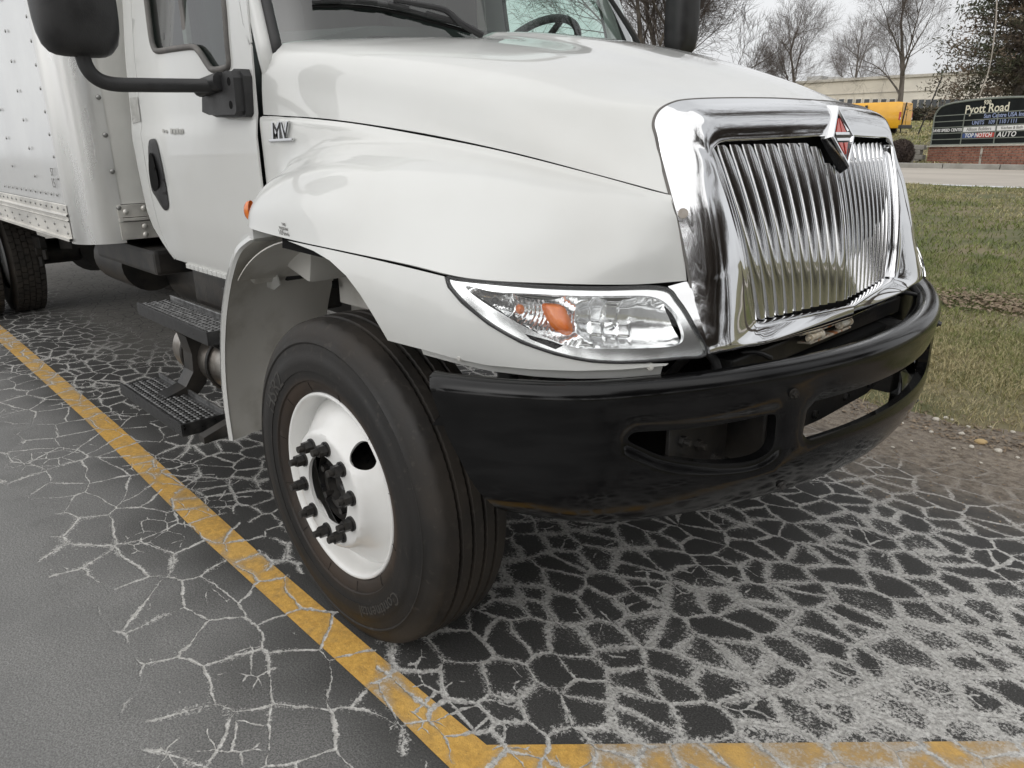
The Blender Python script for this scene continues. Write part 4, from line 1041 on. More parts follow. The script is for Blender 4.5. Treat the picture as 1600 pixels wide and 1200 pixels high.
# cab shell: rear wall, roof, floor, firewall
def cab_quad(name, pts, m, ext): mb = MB(); mb.prism(pts, ext); return mb.build(name, m, truck)
cab_quad('cab_rear_wall', [(-1.70, -.95, 1.05), (-1.70, .95, 1.05), (-1.70, .90, 2.6), (-1.70, -.90, 2.6)], M['paint'], (.03, 0, 0))
cab_quad('cab_roof', [(-1.70, -.90, 2.62), (-1.70, .90, 2.62), (-.98, .86, 2.62), (-.86, .5, 2.64), (-.84, 0, 2.645), (-.86, -.5, 2.64), (-.98, -.86, 2.62)], M['paint'], (0, 0, .05))
cab_quad('cab_floor', [(-1.70, -.93, 1.04), (-1.70, .93, 1.04), (-.60, .93, 1.04), (-.60, -.93, 1.04)], M['black_matte'], (0, 0, .03))
cab_quad('firewall', [(-.60, -.94, 1.04), (-.60, .94, 1.04), (-.60, .94, 1.80), (-.60, -.94, 1.80)], M['interior_dark'], (.015, 0, 0))
cab_quad('rear_trim', [(-1.64, -.93, 1.08), (-1.64, .93, 1.08), (-1.64, .88, 2.58), (-1.64, -.88, 2.58)], M['interior'], (.02, 0, 0))
cab_quad('headliner', [(-1.66, -.87, 2.56), (-1.66, .87, 2.56), (-.95, .85, 2.56), (-.95, -.85, 2.56)], M['interior'], (0, 0, .02))
# dash, steering wheel, seats
mb = MB(); mb.prism([(-.62, -.90, 1.78), (-.36, -.66, 1.835), (-.25, -.2, 1.845), (-.25, .2, 1.845), (-.36, .66, 1.835), (-.62, .90, 1.78), (-.92, .90, 1.84), (-.92, -.90, 1.84)], (0, 0, .03)); mb.box((-.82, 0, 1.62), (.22, 1.8, .46), bev=.05); mb.build('dashboard', M['interior_dark'], truck, ang=40)
mb = MB(); mb.prism([(-.50, .18, 1.86), (-.50, .82, 1.86), (-.72, .82, 1.93), (-.72, .18, 1.93)], (0, 0, -.10)); mb.build('instrument_hood', M['interior_dark'], truck)
cs = np.array([-.73, .45, 1.865]); ax = np.array([-.62, 0, .78]); e1_ = np.array([0, 1.0, 0]); e2_ = np.cross(ax, e1_); e2_ /= np.linalg.norm(e2_)
V, F = tube([cs+.225*(math.cos(t)*e1_+math.sin(t)*e2_) for t in np.linspace(0, 2*math.pi, 49)], .017, 10, False); mb = MB(); mb.add(V, F)
for a in (0.3, math.pi-.3, -math.pi/2): mb.cyl(cs, cs+.22*(math.cos(a)*e1_+math.sin(a)*e2_), .014, 8)
mb.cyl(cs-ax*.02, cs+ax*.03, .07, 20); mb.build('steering_wheel', M['interior_dark'], truck, ang=40)
for y in (-.5, .45):
    mb = MB(); mb.box((-1.30, y, 1.42), (.50, .50, .14), bev=.05); mb.box((-1.52, y, 1.80), (.14, .48, .66), ry=-.12, bev=.05); mb.box((-1.55, y, 2.20), (.10, .28, .18), bev=.04); mb.build('seat', M['interior_dark'], truck, ang=50)
# side glass and its seal
V2, F = cdt_domain(win, [], .06); me = mesh_from('door_window', [(x, cab_y(z)+.012, z) for x, z in V2], F); orient(me, (0, -1, 0)); pair('door_window', me, M['glass'])
sealp = smooth_closed(win, 140); V = []
loop = [np.array((x, cab_y(z)-.001, z)) for x, z in sealp]
me = mesh_from('window_seal', *tube(loop+[loop[0]], .011, 8, False)); pair('window_seal', me, M['seal'])
mb = MB(); mb.box((-1.12, -.965, 2.13), (.035, .02, .70), bev=.004); mb.build('window_divider', M['seal'], truck)
# windshield
wb_ = [(0, -.19), (.3, -.215), (.5, -.27), (.72, -.36), (.85, -.43), (.945, -.53)]
def ws_base(y): return float(np.interp(abs(y), [p[0] for p in wb_], [p[1] for p in wb_]))
yy = np.linspace(-.935, .935, 60); base_x = crk([[p[1]] for p in [(-q[0], q[1]) for q in wb_[:0:-1]]+wb_], [-q[0] for q in wb_[:0:-1]]+[q[0] for q in wb_], yy)[:, 0]
rows = []
for f in np.linspace(0, 1, 16):
    z = 1.76+f*.84; rows.append([(bx-.52*(z-1.82)*(1-.12*f)+.03*math.sin(math.pi*f), y*(1-.06*f), z) for y, bx in zip(yy, base_x)])
GW = np.array(rows); me = grid_mesh('windshield', GW); orient(me, (1, 0, 0)); part('windshield', me, M['glass'])
S_ws = Surf(GW)
for sg in (-1, 1):
    col = GW[:, 0] if sg < 0 else GW[:, -1]
    me = mesh_from('windshield_seal', *tube(np.array(col)+np.array([-.004, 0, 0]), .020, 8)); link('windshield_seal', me, M['black'], truck)
    pl = np.array(col)+np.array([-.030, sg*.028, .0]); pl = np.vstack([pl[0]+np.array([-.05, -sg*.06, -.16]), pl[0]+np.array([-.025, -sg*.025, -.07]), pl]); me = mesh_from('a_pillar', *tube(pl, .028, 10)); link('a_pillar', me, M['paint'], truck)
    me = mesh_from('cowl_corner', *tube([(-.535, sg*.955, 1.60), (-.545, sg*.955, 1.70), (-.56, sg*.955, 1.79)], .02, 8)); link('cowl_corner', me, M['black_matte'], truck)
me = mesh_from('windshield_header', *tube(GW[-1], .03, 8)); link('windshield_header', me, M['paint'], truck)
me = mesh_from('wiper_cowl', *tube(np.column_stack([base_x-.02, yy*.97, np.full(60, 1.795)]), .022, 8)); link('wiper_cowl', me, M['black'], truck)
def wiper(blade, arm, lift):
    def pts(l, off): return np.array([S_ws.hit(u, v)[0]+S_ws.hit(u, v)[1]*off for u, v in l])
    mb = MB(); mb.tube(cr(pts(blade, .016), 30), .0075, 8); w_ = mb.build('wiper', M['black'], truck, ang=60)
    mb = MB(); mb.tube(cr(pts([(q[0], q[1]+5) for q in blade], .006), 30), .006, 6); mb.build('wiper_rubber', M['black_matte'], w_, ang=60)
    mb = MB(); mb.tube(cr(pts(arm, lift), 30), np.linspace(.012, .0075, 30), 8); mb.build('wiper_arm', M['black'], w_, ang=60)
    for k in (.15, .38, .62, .85):
        i = int(k*29); P = cr(pts(blade, .026), 30); mb = MB(); mb.tube(P[max(0, i-2):i+3], .008, 6); mb.build('wiper_clip', M['black'], w_, ang=60)
wiper([(488, 7), (540, 6), (600, 12), (660, 27), (735, 47)], [(747, 64), (715, 45), (690, 25), (650, 16), (612, 9)], .035)
wiper([(760, -60), (840, -55), (930, -40), (980, -20)], [(985, 72), (965, 40), (930, -10), (890, -45)], .035)
# door hardware
h_px = [(233.5, 223), (239.6, 217), (245, 220), (251.5, 245), (260, 288), (264.5, 318.7), (262, 328), (256, 326), (245, 308), (237.4, 292.7), (233.7, 256)]
hp_ = [tuple(p) for p in smooth_closed(h_px, 44)]
me = px_patch('door_handle', S_cab, hp_, 3.5, 0, offfn=dome(hp_, .004, .016)); hd = link('door_handle', me, M['black'], dr_); 
grip = [(241, 242), (245, 240), (250, 256), (255.5, 284), (254, 294), (249, 298), (243.5, 286), (240.5, 264)]
gp = [tuple(p) for p in smooth_closed(grip, 30)]; me = px_patch('grip_recess', S_cab, gp, 4, 0.0215); link('grip_recess', me, M['gap_dark'], hd)
me = px_patch('cab_sticker', S_cab, [(203.5, 153), (216, 151.5), (221, 190), (208.5, 193)], 6, .003); link('cab_sticker', me, M['sticker'], truck)
for q0, q1, v0, v1 in ((254, 257, 202, 207), (259, 261.5, 203.5, 208), (266.5, 270, 201, 209), (271, 275, 201.5, 210), (276, 279.5, 201, 209.5), (280.5, 284, 202, 210), (284.5, 287, 201.5, 209)):
    me = px_patch('door_marking', S_cab, [(q0, v0), (q1, v0), (q1+.5, v1), (q0+.5, v1)], 4, .0025); link('door_marking', me, M['sticker'], dr_)
# slotted sill strip under the door
for k in range(9):
    x = -1.36+k*.045; mb = MB(); mb.box((x, -.992, 1.012), (.040, .010, .020), bev=.002); mb.build('sill_tab', M['paint'], dr_)

# ---- mirrors
def mirror(name, x, y0, y1, z0, z1, sg, arm):
    ma = MB(); c = ((y0+y1)/2, (z0+z1)/2); hw_ = abs(y1-y0)/2; hh_ = (z1-z0)/2; rows = []
    def rr(t, s):       # rounded rectangle
        cx, sx = math.cos(t), math.sin(t); p_ = 5.0
        k = (abs(cx)**p_+abs(sx)**p_)**(-1/p_)
        return cx*k*hw_*s, sx*k*hh_*s
    for s, d in ((.0, .085), (.45, .083), (.75, .075), (.90, .060), (.975, .035), (1.0, .0), (.99, -.02), (.93, -.024), (.93, -.014)):
        rows.append([(x+d, c[0]+rr(t, s)[0], c[1]+rr(t, s)[1]) for t in np.linspace(0, 2*math.pi, 48, endpoint=False)])
    me = grid_mesh(name, np.array(rows), True); 
    bm = bmesh.new(); bm.from_mesh(me); bmesh.ops.remove_doubles(bm, verts=bm.verts, dist=1e-4); bmesh.ops.recalc_face_normals(bm, faces=bm.faces); bm.to_mesh(me); bm.free()
    o = part(name, me, M['black'])
    mb = MB(); mb.prism([(x-.014, c[0]+rr(t, .93)[0], c[1]+rr(t, .93)[1]) for t in np.linspace(0, 2*math.pi, 32, endpoint=False)], (.003, 0, 0)); mb.build('mirror_glass', M['chrome'], o)
    V, F = tube(cr(arm, 50), .0215, 14); me = mesh_from('mirror_arm', V, F); link('mirror_arm', me, M['black'], o)
    return o
mirror('side_mirror', -.765, -1.545, -1.318, 1.756, 2.22, -1, [(-.70, -1.06, 1.687), (-.735, -1.16, 1.686), (-.75, -1.27, 1.684), (-.755, -1.36, 1.684), (-.758, -1.405, 1.70), (-.76, -1.427, 1.735), (-.762, -1.432, 1.79)])
mirror('side_mirror', -.53, 1.19, 1.375, 1.895, 2.36, 1, [(-.62, 1.0, 1.687), (-.60, 1.16, 1.70), (-.57, 1.24, 1.75), (-.54, 1.28, 1.82), (-.535, 1.285, 1.93)])
def bracket(sg):
    mb = MB(); pts = [(-.86, 1.605), (-.845, 1.655), (-.80, 1.69), (-.70, 1.715), (-.62, 1.735), (-.575, 1.732), (-.56, 1.71), (-.565, 1.60), (-.58, 1.588), (-.80, 1.592)]
    mb.prism([(x, sg*(1.00), z) for x, z in pts], (0, sg*.03, 0)); mb.prism([(x*.92-.055, sg*1.029, z*.9+.166) for x, z in pts], (0, sg*.03, 0))
    mb.cyl((-.80, sg*1.075, 1.683), (-.66, sg*1.06, 1.70), .028, 14); o = mb.build('mirror_bracket', M['black'], truck, ang=30)
    for x, z in ((-.605, 1.695), (-.61, 1.625)):
        m2 = MB(); m2.cyl((x, sg*1.05, z), (x, sg*1.0595, z), .013, 14); m2.build('bracket_hole', M['gap_dark'], o)
bracket(-1); bracket(1)

# ---- cargo box
BX0, BY, BZ0, BZ1, BR = -2.03, 1.25, 1.082, 3.95, .16
cargo = bpy.data.objects.new('cargo_box', None); COL.objects.link(cargo); cargo.parent = truck; cargo.location = (0, 0, 0)
def cpart(mb, name, m, **kw): return mb.build(name, m, cargo, **kw)
for sg in (-1, 1):
    rows = []
    for z in np.linspace(1.245, BZ1, 30): rows.append([(x, sg*(BY-.004+.0035*math.sin(x*2.6)*math.sin(z*2.2)), z) for x in np.linspace(-9.6, BX0+.02, 60)])
    me = grid_mesh('side_panel', np.array(rows)); orient(me, (0, sg, 0)); link('side_panel', me, M['box_side'], cargo)
    # bottom rail: sectioned extrusion
    pr = [(0, 1.245), (.006, 1.242), (.006, 1.205), (.012, 1.203), (.014, 1.196), (.006, 1.190), (.006, 1.178), (.012, 1.174), (.006, 1.168), (.006, 1.096), (.020, 1.094), (.020, 1.082), (-.05, 1.080)]
    me = mesh_from('bottom_rail', [(x, sg*(BY+o), z) for o, z in pr for x in (-9.6, BX0+.015)], grid_faces(len(pr), 2)); orient(me, (0, sg, 0)); me.polygons.foreach_set('use_smooth', [False]*len(me.polygons)); link('bottom_rail', me, M['alu_rail'], cargo)
    # rounded corner post
    rows = []
    for z in (1.072, 1.3, 2, 3, BZ1):
        rows.append([(BX0+BR*math.sin(t), sg*(BY+.004-BR+BR*math.cos(t)), z) for t in np.linspace(-.12, math.pi/2, 24)]+[(BX0+BR+.001, sg*(BY-BR-.02), z)])
    me = grid_mesh('corner_post', np.array(rows)); orient(me, (.5, sg, 0)); o = link('corner_post', me, M['alu'], cargo); solid(o, .004)
mb = MB(); mb.prism([(BX0+BR-.003, -BY+BR, 1.245), (BX0+BR-.003, BY-BR, 1.245), (BX0+BR-.003, BY-BR, BZ1), (BX0+BR-.003, -BY+BR, BZ1)], (-.03, 0, 0)); cpart(mb, 'front_wall', M['box_white'])
for z0, z1, dx in ((1.085, 1.165, .002), (1.169, 1.183, .012), (1.186, 1.242, .004)):
    mb = MB(); mb.box((BX0+BR-.008+dx, 0, (z0+z1)/2), (.02, 2*(BY-BR)-.004, z1-z0), bev=.002); cpart(mb, 'front_rail', M['alu_rail'])
mb = MB(); mb.prism([(-9.6, -BY+.03, BZ1), (-9.6, BY-.03, BZ1), (BX0+BR-.03, BY-.03, BZ1), (BX0+BR-.03, -BY+.03, BZ1)], (0, 0, .03)); cpart(mb, 'box_roof', M['box_white'])
mb = MB(); mb.prism([(-9.6, -BY+.02, 1.10), (-9.6, BY-.02, 1.10), (BX0+BR-.02, BY-.12, 1.10), (BX0+BR-.02, -BY+.12, 1.10)], (0, 0, .03)); cpart(mb, 'box_floor', M['black_matte'])
mb = MB(); mb.prism([(-9.6, -BY+.02, 1.10), (-9.6, BY-.02, 1.10), (-9.6, BY-.02, BZ1), (-9.6, -BY+.02, BZ1)], (.03, 0, 0)); cpart(mb, 'rear_wall', M['box_white'])
# rivets: one mesh shared
def rivet_mesh(r, h):
    V = []; 
    for s, d in ((1, 0), (.95, .35), (.75, .7), (.4, .93), (.0, 1.0)): V += [(h*d, r*s*math.cos(t), r*s*math.sin(t)) for t in np.linspace(0, 2*math.pi, 12, endpoint=False)]
    return mesh_from('rivet', V, grid_faces(5, 12, True))
RM = rivet_mesh(.011, .007); RM.materials.append(M['rivet']); RM2 = rivet_mesh(.013, .009); RM2.materials.append(M['alu_rail'])
for q in [(152, 152), (163, 211), (174, 268), (184, 325), (139, 86)]:
    p = onX(*q, BX0+BR+.001); o = link('rivet', RM, None, cargo); o.location = (BX0+BR+.004, p[1]+.004, p[2])
for q in [(224.5, 325), (196, 331), (226, 353), (227.5, 366)]:
    p = onX(*q, BX0+BR+.006); o = link('rivet', RM2, None, cargo); o.location = (BX0+BR+.008, p[1], p[2])
RS = rivet_mesh(.0085, .005); RS.materials.append(M['rivet'])
def srivet(x, z, dy=0.0): o = link('rivet', RS, None, cargo); o.location = (x, -BY-dy, z); o.rotation_euler = (0, 0, -math.pi/2)
for k in range(14): srivet(-2.06-k*.105, 1.226, .006)
for k in range(9): srivet(-2.10-k*.18, 1.146, .006); srivet(-2.07-k*.18, 1.116, .006)
for k in range(16):
    srivet(-2.075, 1.36+k*.095, .002); srivet(-2.50, 1.36+k*.13, .002)
for k in range(12): srivet(-2.95, 1.40+k*.14, .002); srivet(-2.15-k*.1, 1.285, .002)
place_text('15', .06, (-2.165, -BY-.0045, 1.335), (1, 0, 0), (0, 0, 1), 'box_marking', M['ink'], cargo, .0004)
place_text('57', .05, (-2.155, -BY-.0045, 1.385), (1, 0, 0), (0, 0, 1), 'box_marking', M['ink'], cargo, .0004)

# ---- steps
def step_tread(name, x0, x1, y0, y1, z):
    st_ = bpy.data.objects.new(name, None); COL.objects.link(st_); st_.parent = truck; st_.location = (0, 0, 0)
    mb = MB(); mb.box(((x0+x1)/2, (y0+y1)/2, z-.004), (x1-x0, y1-y0, .006)); mb.build('tread_plate', M['step'], st_)
    mb = MB(); mb.box(((x0+x1)/2, y0-.003, z-.020), (x1-x0+.012, .008, .052), bev=.002); mb.build('front_skirt', M['step'], st_)
    mb = MB(); mb.box(((x0+x1)/2, y1+.004, z+.006), (x1-x0, .010, .028), bev=.003); mb.build('rear_lip', M['step_edge'], st_)
    mb = MB(); mb.box((x1+.004, (y0+y1)/2, z-.020), (.008, y1-y0+.004, .052), bev=.002); mb.build('end_cap', M['step'], st_)
    # perforated grip buttons
    mbn = MB(); ny_, nx_ = 5, 24
    ringp = [(1, 0), (.85, .004), (.55, .0055), (.35, .0035)]
    for j in range(ny_):
        for i in range(nx_):
            cx = x0+.018+(x1-x0-.036)*(i+.5*(j % 2))/(nx_-.5); cy = y0+.022+(y1-y0-.05)*j/(ny_-1); R_ = .0125
            V = []
            for s, h in ringp: V += [(cx+R_*s*math.cos(t), cy+R_*s*math.sin(t), z+h-.0005) for t in np.linspace(0, 2*math.pi, 9, endpoint=False)]
            mbn.add(V, grid_faces(4, 9, True))
    mbn.build('grip_buttons', M['step_nub'], st_, ang=60, kind='stuff')
    mbh = MB()
    for j in range(ny_-1):
        for i in range(nx_-1):
            cx = x0+.018+(x1-x0-.036)*(i+.75-.5*(j % 2)+.25)/(nx_-.5); cy = y0+.022+(y1-y0-.05)*(j+.5)/(ny_-1)
            mbh.add([(cx+.009*math.cos(t), cy+.009*math.sin(t), z+.0004) for t in np.linspace(0, 2*math.pi, 8, endpoint=False)], [tuple(range(8))])
    mbh.build('drain_holes', M['gap_dark'], st_, kind='stuff')
    mbe = MB()
    for i in range(60): mbe.box((x0+(x1-x0)*(i+.5)/60, y0-.002, z+.005), ((x1-x0)/100, .006, .008))
    mbe.build('serrated_edge', M['step_nub'], st_, kind='stuff')
    return st_
step_tread('upper_step', -1.52, -.79, -1.168, -1.035, .852); step_tread('lower_step', -1.68, -.965, -1.25, -1.085, .468)
for x in (-1.33, -.86):
    mb = MB(); outl = [(-.98, .83), (-1.15, .82), (-1.15, .80), (-1.06, .72), (-1.045, .64), (-1.05, .56), (-1.09, .50), (-1.23, .455), (-1.23, .43), (-1.06, .44), (-1.0, .50), (-.975, .60)]
    mb.prism([(x, y, z) for y, z in outl], (-.10 if x < -1 else .05, 0, 0)); mb.build('step_support', M['frame_black'], truck)
# canister under the step with straps
mb = MB(); mb.cyl((-1.62, -.90, .60), (-1.00, -.90, .60), .125, 36); ca = mb.build('exhaust_canister', M['steel'], truck, ang=40)
for x in (-1.50, -1.22): mb = MB(); mb.tube([(x, -.90+.129*math.cos(t), .60+.129*math.sin(t)) for t in np.linspace(0, 2*math.pi, 33)], .010, 6); mb.build('canister_strap', M['frame_black'], ca, ang=50)
# chassis
for sg in (-1, 1):
    mb = MB(); mb.box((-4.6, sg*.43, .90), (9.4, .08, .26)); mb.build('frame_rail', M['frame_black'], truck)
mb = MB(); mb.box((-1.1, -.78, .93), (.55, .40, .16), bev=.02); mb.build('battery_box', M['frame_black'], truck)
mb = MB(); mb.box((-.95, -.90, .955), (.30, .10, .10), bev=.01); mb.build('valve_body', M['black'], truck)
for x in (-1.02, -.93):
    mb = MB(); mb.box((x, -.975, .915), (.05, .04, .10), bev=.008); mb.build('air_fitting', M['frame_black'], truck)
mb = MB(); mb.cyl((-3.0, -.35, .72), (-2.1, -.35, .72), .19, 24); mb.build('air_tank', M['frame_black'], truck, ang=40)
mb = MB(); mb.cyl((-3.55, -.62, .80), (-3.0, -.62, .80), .17, 24); mb.build('air_tank', M['frame_black'], truck, ang=40)
mb = MB(); mb.box((-2.2, -.75, .98), (.9, .5, .12), bev=.02); mb.build('chassis_box', M['frame_black'], truck)
mb = MB(); mb.cyl((-6.2, 0, .62), (-1.2, 0, .80), .06, 16); mb.build('drive_shaft', M['frame_black'], truck, ang=40)
for y in (-.3, .3):
    mb = MB(); mb.cyl((-8.6, y, 1.02), (-1.8, y, 1.02), .03, 8); mb.build('air_line', M['frame_black'], truck)
for k in range(14):
    mb = MB(); mb.box((-2.3-.5*k, 0, 1.085), (.08, 2.3, .04)); mb.build('floor_sill', M['frame_black'], truck)
mb = MB(); mb.cyl((-6.45, -.62, .52), (-6.45, .62, .52), .12, 20); mb.cyl((-6.6, 0, .52), (-6.3, 0, .52), .26, 24, .2); mb.build('rear_axle', M['frame_black'], truck, ang=40)
for dx, dz in ((-.30, -.02), (-.1, .06)):
    mb = MB(); mb.box((-5.75+dx, -.62, .62+dz), (.25, .06, .10), bev=.01); mb.cyl((-5.62+dx, -.62, .56+dz), (-5.62+dx, -.62, .48+dz), .02, 8); mb.build('brake_chamber', M['frame_black'], truck)
mb = MB(); mb.prism([(-5.7, -.5, .62), (-5.3, -.5, .66), (-5.3, -.5, .70), (-5.7, -.5, .74)], (0, .1, 0)); mb.build('spring_hanger', M['frame_black'], truck)
# far side tank and mud flap for the view under the truck
mb = MB(); mb.cyl((-2.6, .80, .72), (-1.0, .80, .72), .28, 28); mb.build('fuel_tank', M['steel'], truck, ang=40)
# rear duals with block tread
def rear_tyre(y):
    w = bpy.data.objects.new('rear_wheel', None); COL.objects.link(w); w.parent = truck; w.location = (-6.45, y, .505); w.empty_display_size = .2
    R_ = .52; prof = [(-.115, .29), (-.14, .36), (-.14, .42), (-.128, .47), (-.115, .497), (-.10, .506), (-.05, .508), (0, .508), (.05, .508), (.10, .506), (.115, .497), (.128, .47), (.14, .42), (.14, .36), (.115, .29)]
    V, F = lathe(prof, 72, (0, 0, 0)); V[:, 2] = np.maximum(V[:, 2], -.503); me = mesh_from('tyre', V, F); orient_c(me); ty = link('tyre', me, M['rear_rubber'], w)
    mbb = MB(); nn_ = 54
    for k in range(nn_):
        for j, (yc, wd) in enumerate(((-.095, .040), (-.048, .040), (0, .040), (.048, .040), (.095, .040))):
            t = 2*math.pi*(k+.5*(j % 2))/nn_; a = math.sin(t); c_ = math.cos(t)
            if c_ < -.955 and abs(j-2) < 3 and False: continue
            P = []
            for du in (-.024, .024):
                for dw_ in (-wd/2, wd/2):
                    for rr_ in (.50, .5185):
                        tt_ = t+(du+.18*dw_*(1 if j % 2 else -1))/R_; z = max(rr_*math.cos(tt_), -.5035); P.append((rr_*math.sin(tt_), yc+dw_, z))
            mbb.add(P, [(0, 1, 3, 2), (4, 6, 7, 5), (0, 4, 5, 1), (2, 3, 7, 6), (1, 5, 7, 3), (0, 2, 6, 4)])
    mbb.build('tread_blocks', M['rear_rubber'], ty, kind='stuff')
    mb = MB(); mb.cyl((0, -.09, 0), (0, .09, 0), .285, 32); mb.build('rim', M['wheel_white'], w, ang=40)
for y in (-1.055, -.715, .715, 1.055): rear_tyre(y)

# ================================================================== surroundings
M['bark'] = mat('bark', (0.085, 0.072, 0.060), 0.9, col2=(0.15, 0.13, 0.112), nscale=6, bump=0.5, bscale=25, stretch=(1, 1, .3))
M['twig'] = mat('twigs', (0.075, 0.060, 0.052), 0.9, col2=(0.12, 0.10, 0.088), nscale=1.0)
M['pine_leaf'] = mat('evergreen_needles', (0.050, 0.060, 0.030), 0.8, col2=(0.15, 0.11, 0.078), nscale=0.9, thresh=(0.38, 0.62), detail=6)
M['hedge'] = mat('hedge_leaves', (0.035, 0.030, 0.020), 0.85, col2=(0.065, 0.055, 0.035), nscale=3)
M['bush'] = mat('bush_twigs', (0.055, 0.040, 0.036), 0.9, col2=(0.10, 0.075, 0.062), nscale=5)
M['brick'] = mat('red_brick', (0.23, 0.095, 0.065), 0.85, col2=(0.33, 0.155, 0.105), nscale=5, bump=.3, bscale=60)
M['mortar'] = mat('mortar', (0.42, 0.38, 0.33), 0.95, col2=(0.34, 0.31, 0.27), nscale=9)
M['stone'] = mat('cap_stone', (0.50, 0.47, 0.41), 0.85, col2=(0.42, 0.39, 0.34), nscale=5)
M['block'] = mat('grey_block', (0.25, 0.235, 0.21), 0.9, col2=(0.33, 0.31, 0.28), nscale=4, bump=.4, bscale=30)
M['sign_black'] = mat('sign_black', (0.008, 0.010, 0.010), 0.6, col2=(0.012, 0.015, 0.015), nscale=3, spec=.15)
M['sign_frame'] = mat('sign_frame_green_grey', (0.20, 0.22, 0.19), 0.6)
M['sign_cream'] = mat('sign_cream', (0.72, 0.69, 0.55), 0.6)
M['sign_white'] = mat('sign_white', (0.75, 0.75, 0.73), 0.6)
M['sign_blue'] = mat('sign_blue', (0.05, 0.09, 0.24), 0.6)
M['sign_red'] = mat('sign_red', (0.48, 0.06, 0.045), 0.6)
M['sign_lblue'] = mat('sign_pale_blue', (0.28, 0.34, 0.52), 0.6)
M['van_yellow'] = mat('van_yellow', (0.78, 0.40, 0.015), 0.35, coat=.5, col2=(0.72, 0.36, 0.012), nscale=2)
M['tail_red'] = mat('tail_lamp_red', (0.45, 0.02, 0.015), 0.25, coat=.5)
M['concrete'] = mat('cream_precast', (0.60, 0.55, 0.46), 0.85, col2=(0.54, 0.495, 0.415), nscale=.7)
M['concrete_lt'] = mat('pale_precast', (0.66, 0.62, 0.54), 0.85, col2=(0.60, 0.56, 0.49), nscale=.7)
M['pane'] = mat('dark_pane', (0.03, 0.035, 0.04), 0.15, spec=.6)
M['rooftop'] = mat('rooftop_unit', (0.36, 0.36, 0.35), 0.7)
M['pebble'] = mat('pale_pebble', (0.66, 0.62, 0.55), 0.8, col2=(0.52, 0.48, 0.41), nscale=30, bump=.3, bscale=90)
M['pebble_tan'] = mat('tan_pebble', (0.55, 0.40, 0.20), 0.8, col2=(0.42, 0.30, 0.15), nscale=30)
M['litter'] = mat('dead_leaves', (0.16, 0.115, 0.075), 0.9, col2=(0.30, 0.235, 0.165), nscale=18)
M['wire'] = mat('black_wire', (0.02, 0.02, 0.02), 0.6)
M['vine'] = mat('pale_vine', (0.42, 0.38, 0.33), 0.8)
def grass_mat():
    m, nt, b = new_mat('grass_blades'); g = N(nt, 'ShaderNodeNewGeometry'); pos = g.outputs['Position']
    sep = N(nt, 'ShaderNodeSeparateXYZ'); nt.links.new(pos, sep.inputs[0]); Y = sep.outputs['Y']
    a = noise(nt, pos, .55, 4).outputs['Fac']; c = noise(nt, pos, 34.0, 2).outputs['Fac']; d_ = noise(nt, pos, 3.2, 4).outputs['Fac']
    green = mixc(nt, maprange(nt, d_, .3, .7), (0.125, 0.162, 0.046), (0.225, 0.250, 0.085))
    straw = mixc(nt, maprange(nt, c, .35, .65), (0.31, 0.265, 0.135), (0.52, 0.45, 0.27))
    f = math_n(nt, 'ADD', math_n(nt, 'MULTIPLY', a, 1.1), math_n(nt, 'MULTIPLY', c, .8))
    near = maprange(nt, Y, 3.2, 6.2, .30, .0); far = maprange(nt, Y, 10.0, 15.0, .0, .22)
    f = math_n(nt, 'ADD', math_n(nt, 'ADD', f, near), far)
    nt.links.new(mixc(nt, maprange(nt, f, .98, 1.32), green, straw), b.inputs['Base Color']); b.inputs['Roughness'].default_value = .75
    b.inputs['Specular IOR Level'].default_value = .25
    return m
M['grass'] = grass_mat()

# ---- grass blades
def blades(n, x0, x1, y0, y1, h0, h1, w, seed, edge=False):
    r = np.random.default_rng(seed); x = r.uniform(x0, x1, n); y = r.uniform(y0, y1, n)
    if edge:
        ey = np.interp(x, xe, edge_y)+.02; prob = np.clip((y-ey)/.55, 0, 1)**.7; k = (r.random(n) < prob+.02) & (y > ey-.05); x, y = x[k], y[k]; n = len(x)
    # bare patches
    pt = np.sin(x*1.7+.6*y)+np.sin(y*2.3-1.1*x)+np.sin(x*4.1+2)*.5; k = (pt > -1.55) | (r.random(n) < .35); x, y = x[k], y[k]; n = len(x)
    z = np.interp(y, [p[0] for p in TP], [p[1] for p in TP])+.012+.03*np.sin(x*.9+1.2)*np.sin(y*.8)*np.minimum(1, (y-2.2)/3)-.004
    z = np.where(y < 2.75, np.maximum(0.0, z-.02), z)
    h = r.uniform(h0, h1, n); a = r.uniform(0, 2*np.pi, n); lean = r.uniform(.15, 1.5, n); b = r.uniform(0, 2*np.pi, n)
    ww = w*r.uniform(.6, 1.3, n); cx, cy = np.cos(a)*ww/2, np.sin(a)*ww/2; lx, ly = np.cos(b)*h*lean, np.sin(b)*h*lean
    P = np.stack([np.stack([x-cx, y-cy, z], 1), np.stack([x+cx, y+cy, z], 1), np.stack([x+cx*.8+lx*.4, y+cy*.8+ly*.4, z+h*.62], 1), np.stack([x-cx*.8+lx*.4, y-cy*.8+ly*.4, z+h*.62], 1), np.stack([x+lx, y+ly, z+h*.85], 1)], 1)
    i = np.arange(n)[:, None]*5
    F = np.concatenate([i+np.array([[0, 1, 2]]), i+np.array([[0, 2, 3]]), i+np.array([[3, 2, 4]])], 0)
    return P.reshape(-1, 3), F
parts_ = [blades(80000, -2.2, 3.8, 1.95, 4.4, .022, .075, .0042, 1, True), blades(46000, -4.5, 3.6, 4.4, 8.0, .03, .07, .0065, 2), blades(42000, -10, 3.4, 8.0, 16.9, .035, .075, .013, 3), blades(26000, -22, 3, 23.4, 34, .05, .10, .03, 4), blades(16000, -26, 0, 34, 62, .08, .16, .07, 5), blades(9000, -9, -2.2, 2.0, 6, .03, .06, .008, 6, True)]
